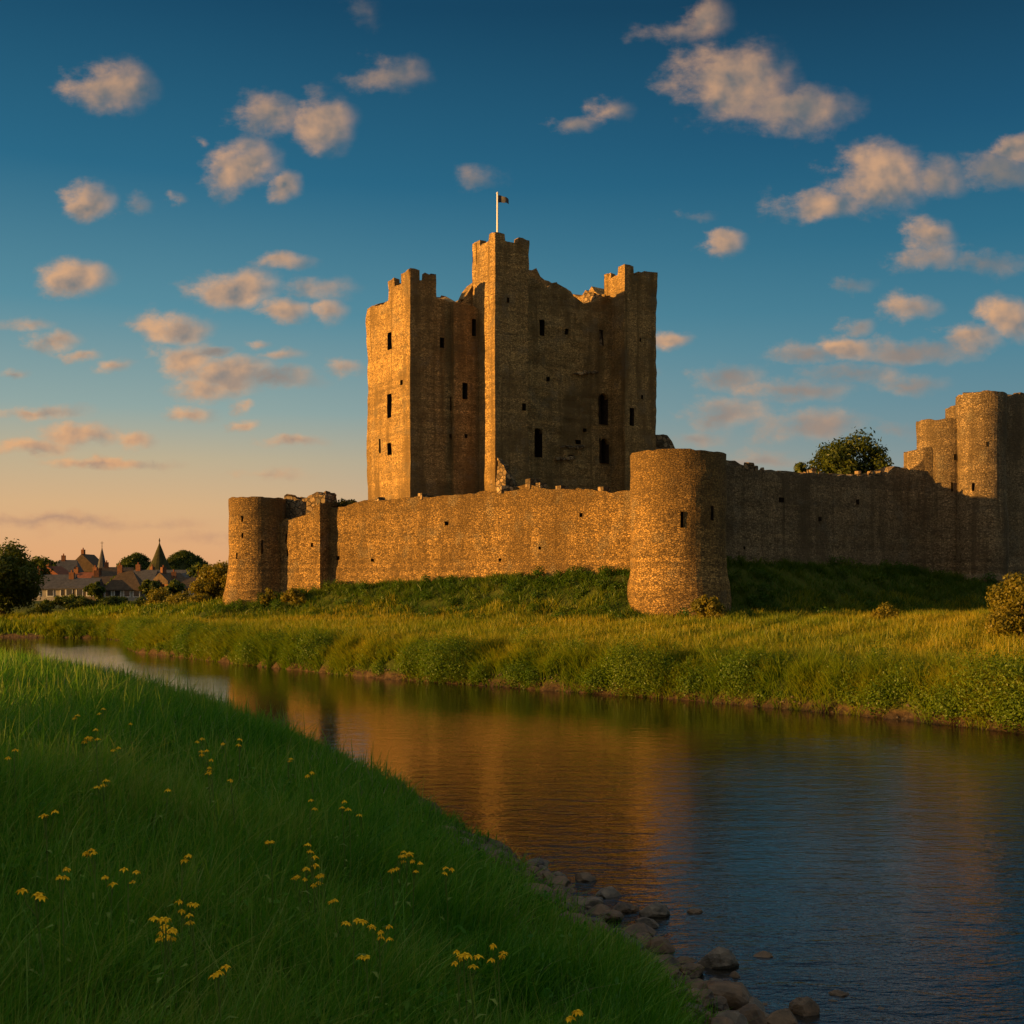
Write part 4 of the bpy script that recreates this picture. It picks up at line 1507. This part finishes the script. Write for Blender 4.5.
# ------------------------------------------------------------------ stones
def rock_mesh(seed, sub=3):
    bm_ = bmesh.new()
    bmesh.ops.create_icosphere(bm_, subdivisions=sub, radius=1.0)
    off = Vector((seed * 3.7, seed * 1.3, seed * 2.1))
    rr_ = random.Random(seed + 50)
    cuts = [(Vector((rr_.gauss(0, 1), rr_.gauss(0, 1), rr_.gauss(0, .9))).normalized(), rr_.uniform(.55, .88)) for _ in range(11)]
    for v in bm_.verts:
        d = v.co.normalized()
        k = 1 + .34 * mnoise.noise(d * 1.2 + off) + .13 * mnoise.noise(d * 3.1 + off) + .05 * mnoise.noise(d * 8 + off)
        p = d * k
        for q, dist in cuts:
            e = p.dot(q) - dist
            if e > 0:
                p = p - q * e * .92
        v.co = p
        if v.co.z < -.45:
            v.co.z = -.45 + (v.co.z + .45) * .3
    me = bpy.data.meshes.new('stone')
    bm_.to_mesh(me)
    bm_.free()
    return me


ROCKS = [rock_mesh(k) for k in range(10)]
for k, me in enumerate(ROCKS):
    me.materials.append(M_ROCK if k % 3 else M_ROCKG)
STN = 'stones along the near waterline'


def stone(x, y, z, sx, sy, sz, rz, k, label, group=STN):
    o_ = bpy.data.objects.new('stone', ROCKS[k % 10])
    o_.location = (x, y, z)
    o_.scale = (sx, sy, sz)
    o_.rotation_euler = (random.uniform(-.15, .15), random.uniform(-.15, .15), rz)
    COL.objects.link(o_)
    return tag(o_, label, 'stone', group)


BIG = [  # column, row of the centre, width and height in pixels, label
    (718, 953, 46, 30, 'biggest brown boulder standing alone in the shallows'), (763, 949, 28, 13, 'long flat dark stone just right of the biggest boulder'),
    (735, 971, 14, 12, 'small round dark stone below the biggest boulder'), (758, 967, 13, 8, 'small oval stone under the long flat stone'), (748, 962, 8, 5, 'tiny stone between the biggest boulder and the oval stone'),
    (823, 951, 26, 6, 'thin flat stone barely breaking the water farthest right of the boulder'), (804, 962, 9, 4, 'tiny stone awash left of the thin flat stone'),
    (806, 1003, 33, 27, 'dark rounded boulder at the water edge, bottom right of the shore'), (837, 988, 27, 11, 'low dark stone in the water right of the rounded boulder'), (833, 998, 19, 8, 'small flat stone touching the low dark stone'),
    (880, 1003, 18, 9, 'rightmost small stone alone in the river'), (783, 1012, 40, 32, 'pale brown boulder at the bottom of the shore'), (752, 1012, 40, 28, 'grey boulder at the bottom of the shore beside the grass'),
    (742, 993, 36, 26, 'rounded brown boulder above the grey boulder at the shore'), (708, 984, 50, 26, 'broad mossy rock between the grass and the biggest boulder'), (765, 998, 14, 10, 'small wedge stone between the shore boulders'),
    (778, 989, 16, 5, 'thin awash stone above the shore boulders'), (770, 1004, 10, 7, None), (694, 906, 22, 10, 'brown stone in the water off the middle of the stony shore'), (712, 918, 22, 6, 'low stone awash just below the brown stone'),
    (655, 905, 36, 22, None), (640, 925, 40, 22, None), (660, 942, 36, 20, None), (610, 888, 30, 18, None), (622, 902, 34, 16, None), (585, 872, 26, 16, None), (560, 870, 22, 12, None), (668, 960, 32, 18, None), (690, 965, 34, 20, None),
    (648, 918, 28, 16, None), (540, 858, 18, 12, None), (600, 905, 30, 18, None)]
for i, (px, py, wp, hp, lb) in enumerate(BIG):
    d = march(px, py + hp * .35, .03)
    x, y, z = at(px, py + hp * .2, d)
    z = max(g1(x, y), -.05)
    wdt, hgt2 = wp * d / F, hp * d / F
    stone(x, y, z + hgt2 * .12, wdt * .52, wdt * .42, hgt2 * .62, random.uniform(-.3, .3), i, lb or 'brown stone in the heap between the grass and the river')
cnt = 0
while cnt < 250:
    t = random.random()
    yy = 9.0 + 7.8 * t ** 1.25
    xx = float(np.interp(yy, NEAR[2:, 1][:8], NEAR[2:, 0][:8])) - random.uniform(-.30, .9) if random.random() < .8 else random.uniform(-1.3, .2)
    s_ = .05 + .20 * random.random() ** 1.8
    s_ = s_ * (1.25 if random.random() < .3 else .8)
    z = max(g1(xx, yy), -.04)
    stone(xx, yy, z + s_ * .15, s_, s_ * random.uniform(.7, 1.1), s_ * random.uniform(.45, .75), random.uniform(0, 6.28), random.randrange(10), 'brown stone in the heap between the grass and the river')
    cnt += 1
# gravel between the stones, and the crumbling lip of the far bank
n_ = 9000
yy = rng.uniform(8.5, 18.4, n_)
xx = np.interp(yy, NEAR[2:10, 1], NEAR[2:10, 0]) - rng.uniform(-.2, 1.25, n_)
zz = ground(xx, yy)
dirs = np.array([(1, 0, 0), (0, 1, 0), (-1, 0, 0), (0, -1, 0), (0, 0, 1), (0, 0, -1)], float)
tri = np.array([(0, 1, 4), (1, 2, 4), (2, 3, 4), (3, 0, 4), (1, 0, 5), (2, 1, 5), (3, 2, 5), (0, 3, 5)])


def pebbles(xx, yy, zz, s, mat, name, label):
    n = len(xx)
    jit = 1 + rng.uniform(-.3, .3, (n, 6, 1))
    v = np.stack([xx, yy, zz], 1)[:, None, :] + dirs[None] * jit * s[:, None, None] * np.array((1, 1, .7))
    rot = rng.uniform(0, 6.28, n)
    f = (np.arange(n) * 6)[:, None, None] + tri[None]
    ob_ = mesh_np(name, v.reshape(-1, 3), [f.reshape(-1, 3)], mat)
    return tag(ob_, label, 'gravel', None, 'stuff')


pebbles(xx, yy, zz + .01, rng.uniform(.012, .05, n_), M_GRAVEL, 'shore_gravel', 'dark wet gravel between the stones of the near shore')
n_ = 2200
t = rng.random(n_) * (len(FAR) - 5) + 3
i0 = t.astype(int)
fr = (t - i0)[:, None]
pp = FAR[i0] * (1 - fr) + FAR[np.minimum(i0 + 1, len(FAR) - 1)] * fr
xx, yy = pp[:, 0] + rng.normal(0, .10, n_), pp[:, 1] + rng.normal(0, .10, n_)
pebbles(xx, yy, np.maximum(ground(xx, yy), -.02), rng.uniform(.02, .08, n_), M_GRAVEL, 'bank_gravel', 'brown pebbles and clods along the foot of the far bank')


# ------------------------------------------------------------------ village
def house(name, label, px, d, wdt, dep, wh, rh, rz, wall, roof, hip=0.0, chim=1, nwin=3, cat='house', zoff=0.0):
    x, y, _ = at(px, 600, d)
    z = g1(x, y) - .2 + zoff
    e = empty(name, (x, y, z), label, cat, 'houses of the village')
    ca, sa = math.cos(rz), math.sin(rz)

    def Wp(u, v, zz):
        return (x + u * ca - v * sa, y + u * sa + v * ca, z + zz)
    a, b = wdt / 2, dep / 2
    mb_ = MB()
    vs_ = [Wp(u, v, q) for q in (0, wh) for u, v in ((-a, -b), (a, -b), (a, b), (-a, b))]
    fs_ = [(0, 1, 5, 4), (1, 2, 6, 5), (2, 3, 7, 6), (3, 0, 4, 7)]
    if not hip:
        vs_ += [Wp(-a, 0, wh + rh - .15), Wp(a, 0, wh + rh - .15)]
        fs_ += [(4, 7, 8), (5, 9, 6)]
    mb_.add(vs_, fs_)
    wo_ = mb_.build('wall', M_WALLS[wall], e)
    o_ = .35
    rb = MB()
    hx = hip * wdt / 2
    ov = .3
    top = [Wp(-a - ov + hx, 0, wh + rh), Wp(a + ov - hx, 0, wh + rh)]
    lo = [Wp(-a - ov, -b - o_, wh - .25), Wp(a + ov, -b - o_, wh - .25), Wp(a + ov, b + o_, wh - .25), Wp(-a - ov, b + o_, wh - .25)]
    lo2 = [(p[0], p[1], p[2] - .2) for p in lo]
    fs_ = [(2, 3, 1, 0), (4, 5, 0, 1), (3, 4, 1), (5, 2, 0), (2, 6, 7, 3), (3, 7, 8, 4), (4, 8, 9, 5), (5, 9, 6, 2), (9, 8, 7, 6)]
    rb.add(top + lo + lo2, fs_)
    ro = rb.build('roof', M_ROOFS[roof], e)
    for k in range(chim):
        u = (-a + .6) if k == 0 else (a - .6)
        if hip:
            u *= .45
        c = MB()
        p = Wp(u, 0, wh + rh + .1)
        c.box(p, (.9, .7, 1.9), rz)
        ch = c.build('chimney', M_WALLS['brick'], ro)
        c = MB()
        c.tube([(p[0], p[1], p[2] + .93), (p[0], p[1], p[2] + 1.4)], [.16, .13], 7)
        c.build('chimney_pot', M_ROOFS['red'], ch)
    for k in range(nwin):
        u = -a + wdt * (k + .5) / nwin
        for lv in ((.62,) if wh < 3.8 else (.30, .74)):
            f = MB()
            f.box(Wp(u, -b - .03, wh * lv), (1.25, .1, 1.35), rz)
            fo_ = f.build('window', M_POLE, wo_)
            pb = MB()
            pb.box(Wp(u, -b - .075, wh * lv), (1.0, .05, 1.1), rz)
            pb.build('pane', M_GLASS, fo_)
    return e


H = [
    ('white walled cottage with slate roof beside the big dark tree', 55, 215, 7.2, 6, 2.7, 2.4, .10, 'white', 'slate', 0, 1, 3),
    ('brick house with orange red gable above the white cottage', 54, 250, 5.0, 7, 5.2, 2.2, 1.35, 'brick', 'red', 0, 1, 2),
    ('dark slate roofed house between the red gable and the church', 68, 268, 5.6, 6, 6.4, 2.8, .15, 'stone', 'slate', .4, 1, 2),
    ('tall brown gabled house left of the church spire', 88, 280, 6.5, 8, 7.0, 3.9, 1.50, 'stone', 'brown', .0, 1, 2),
    ('low house with long red roof in front of the tall gabled house', 86, 240, 5.2, 6, 4.2, 1.7, -.06, 'cream', 'red', 0, 2, 3),
    ('pale grey house below the long red roof', 84, 212, 5.6, 5, 2.8, 1.6, .05, 'stone', 'slate', 0, 1, 3),
    ('small dark cottage in front of the church tower', 103, 226, 3.6, 5, 3.4, 1.6, .2, 'stone', 'brown', .0, 1, 1),
    ('broad house with steep hipped brown roof in the village middle', 127, 215, 6.8, 6, 2.5, 3.3, .05, 'white', 'brown', .78, 1, 4),
    ('grey two storey house right of the hipped brown roof', 146, 228, 4.2, 5, 4.3, 1.9, .0, 'stone', 'slate', .0, 1, 2),
    ('sunlit cream gabled house under the pointed roof', 157, 240, 4.4, 7, 4.2, 1.8, 1.25, 'cream', 'slate', .0, 1, 2),
    ('brick house with chimney under the green hump', 170, 226, 4.2, 6, 3.8, 1.8, .9, 'brick', 'brown', .0, 1, 2),
    ('low white house rightmost in the village beside the bushes', 187, 218, 6.0, 6, 2.8, 1.8, .2, 'white', 'brown', .0, 2, 3),
    ('long dark barn below the green humps', 178, 262, 12.0, 7, 4.6, 2.2, .02, 'stone', 'slate', .0, 0, 5),
    ('brown roofed house behind the hipped roof', 118, 256, 6.0, 7, 5.0, 2.3, .3, 'stone', 'brown', .0, 1, 2),
]
for h in H:
    house('village_house', *h)
# church with a spire
x, y, _ = at(102, 600, 275)
ch = empty('church', (x, y, 1), 'church with orange lit square tower and thin dark spire', 'church')
z0 = g1(x, y) - .2
mb = MB()
mb.box((x, y, z0 + 3.7), (2.0, 2.0, 7.4), .5)
tw = mb.build('tower', M_WALLS['brick'], ch)
zt = z0 + 7.4
ztip = at(102, 546.5, 275)[2]
mb = MB()
n_ = 8
ring = [(x + 1.15 * math.cos(k * math.pi / 4 + .5), y + 1.15 * math.sin(k * math.pi / 4 + .5), zt - .1) for k in range(n_)]
ring2 = [(x + .80 * math.cos(k * math.pi / 4 + .5), y + .80 * math.sin(k * math.pi / 4 + .5), zt + 1.6) for k in range(n_)]
mb.add(ring + ring2 + [(x, y, ztip)], [(k, (k + 1) % n_, n_ + (k + 1) % n_, n_ + k) for k in range(n_)] + [(n_ + k, n_ + (k + 1) % n_, 2 * n_) for k in range(n_)] + [tuple(range(n_))[::-1]])
mb.build('spire', M_ROOFS['slate'], ch)
mb = MB()
mb.tube([(x, y, ztip - .2), (x, y, ztip + 1.3)], [.09, .05], 6)
mb.box((x, y, ztip + .85), (.7, .1, .1))
mb.build('cross', M_ROOFS['slate'], ch)
for k in (0, 1):
    a_ = .5 - math.pi / 2 - k * math.pi / 2
    mb = MB()
    mb.box((x + 1.02 * math.cos(a_), y + 1.02 * math.sin(a_), z0 + 6.2), (.7, .12, 1.3), a_ + math.pi / 2)
    mb.build('belfry_window', M_GLASS, tw)
mb = MB()
mb.box((x + 4.6, y + 2, z0 + 2), (7, 5, 4), .1)
mb.build('nave', M_WALLS['stone'], ch)
mb = MB()
rr_ = [(x + 4.6 + u * math.cos(.1) - v * math.sin(.1), y + 2 + u * math.sin(.1) + v * math.cos(.1), z0 + q) for u, v, q in ((-3.7, -2.8, 3.9), (3.7, -2.8, 3.9), (3.7, 2.8, 3.9), (-3.7, 2.8, 3.9), (-3.7, 0, 6.2), (3.7, 0, 6.2))]
mb.add(rr_, [(0, 1, 5, 4), (2, 3, 4, 5), (0, 4, 3), (1, 2, 5), (3, 2, 1, 0)])
mb.build('roof', M_ROOFS['slate'], ch)
# round building with a pointed mossy roof
x, y, _ = at(159.5, 600, 300)
e = empty('pointed_roof_hall', (x, y, 1), 'round hall with pointed mossy roof and finial between the green humps', 'hall')
z0 = g1(x, y) - .3
mb = MB()
mb.tube([(x, y, z0), (x, y, z0 + 7.6)], [3.3, 3.3], 18)
mb.build('wall', M_WALLS['stone'], e)
prof = [(3.7, 7.0), (2.6, 8.6), (1.6, 10.6), (.85, 12.6), (.36, 13.8), (.12, 14.5)]
mb = MB()
mb.tube([(x, y, z0 + q[1]) for q in prof], [q[0] for q in prof], 18)
ro = mb.build('roof', M_ROOFS['moss'], e)
mb = MB()
mb.tube([(x, y, z0 + 14.4), (x, y, z0 + 14.9), (x, y, z0 + 15.1), (x, y, z0 + 15.9)], [.15, .12, .25, .05], 7)
mb.build('finial', M_ROOFS['slate'], ro)


def hill(px, d, r, h, seed):
    x, y, _ = at(px, 600, d)
    vs_, fs_ = [], []
    nr, na = 14, 40
    for i in range(nr + 1):
        q = i / nr
        for k in range(na):
            a = 2 * math.pi * k / na
            z = h * (1 - q ** 2.2) * (1 + .12 * mnoise.noise((math.cos(a) * q * 2 + seed, math.sin(a) * q * 2, 1))) * (1 if q < 1 else 0)
            rr = r * q * (1 + .12 * mnoise.noise((math.cos(a) + seed, math.sin(a), 4)))
            vs_.append((x + rr * math.cos(a), y + rr * math.sin(a), .6 + z))
    for i in range(nr):
        for k in range(na):
            fs_.append((i * na + k, i * na + (k + 1) % na, (i + 1) * na + (k + 1) % na, (i + 1) * na + k))
    mb_ = MB()
    mb_.add(vs_, fs_)
    ob_ = mb_.build('hill', M_HILL, None, True)
    tag(ob_, kind='structure')
    rs_ = np.random.default_rng(seed)
    pts = np.array(vs_)[rs_.integers(0, len(vs_) - na, 330)]
    rr = rs_.uniform(.5, 1.25, len(pts))
    v, f, rnd, hg = leaf_cloud(pts + np.array((0, 0, .25)), rr, len(pts) * 55, .26, rs_, .9)
    o2 = mesh_np('hill_scrub', v, [f], M_LEAF, None, {'rnd': rnd, 'hgt': hg})
    tag(o2, 'scrub and small trees covering the hump behind the village roofs', 'scrub', None, 'stuff')
    return x, y


M_HILL = simple_mat('hill_turf', (.018, .024, .007), (.05, .052, .014), .6, .95, .1, .8)
hill(184, 330, 11.5, 13.6, 1)
hill(136, 320, 8.6, 12.4, 3)
# village trees, each its own crown and trunk
for i, (px, d, h_, r_) in enumerate(((44, 262, 9.5, 3.6), (58, 300, 10.0, 3.8), (76, 300, 9.5, 3.0), (113, 285, 8.4, 3.0), (122, 300, 9.4, 3.4), (131, 312, 11.0, 3.2), (203, 240, 7.5, 3.4), (30, 240, 10, 4.2), (192, 300, 9.0, 3.6), (172, 310, 8.6, 3.2),
                                     (148, 262, 6.0, 2.6), (210, 290, 8, 3.4), (62, 228, 5.2, 2.2), (112, 222, 5.0, 2.0), (150, 212, 4.4, 2.0), (176, 210, 4.0, 2.0), (96, 206, 3.6, 1.9), (66, 330, 10, 3.6), (96, 330, 9.5, 4.0))):
    x, y, _ = at(px, 600, d)
    tree('village_tree', 'dark bushy tree standing among the village roofs', 'tree', x, y, h_, r_, 1500, .42, M_LEAF, 400 + i, h_ * .3, 'trees among the village houses', low=.15, lobes=18)
# far tree belt on the horizon
n_ = 26000
a = rng.uniform(-1.2, 1.2, n_)
dd = rng.uniform(520, 640, n_)
x, y = np.sin(a) * dd, np.cos(a) * dd
hb_ = 5 + 4.5 * (.5 + .5 * np.sin(a * 37) * np.sin(a * 91 + 1)) * (.6 + .4 * np.sin(a * 240))
z = 1 + hb_ * rng.random(n_) ** .7
v = np.stack([x, y, z], 1)
s = rng.uniform(.8, 2.0, n_)
d1 = rng.normal(size=(n_, 3)); d1 /= np.linalg.norm(d1, axis=1, keepdims=True)
d2 = np.cross(d1, rng.normal(size=(n_, 3))); d2 /= np.linalg.norm(d2, axis=1, keepdims=True)
vv_ = np.stack([v - d1 * s[:, None], v + d2 * s[:, None], v + d1 * s[:, None], v - d2 * s[:, None]], 1).reshape(-1, 3)
ob = mesh_np('far_woodland', vv_, [np.arange(4 * n_).reshape(-1, 4)], M_LEAF, None, {'rnd': np.repeat(rng.random(n_), 4), 'hgt': np.zeros(4 * n_)})
tag(ob, 'far belt of woodland along the horizon behind the village', 'woodland', None, 'stuff')
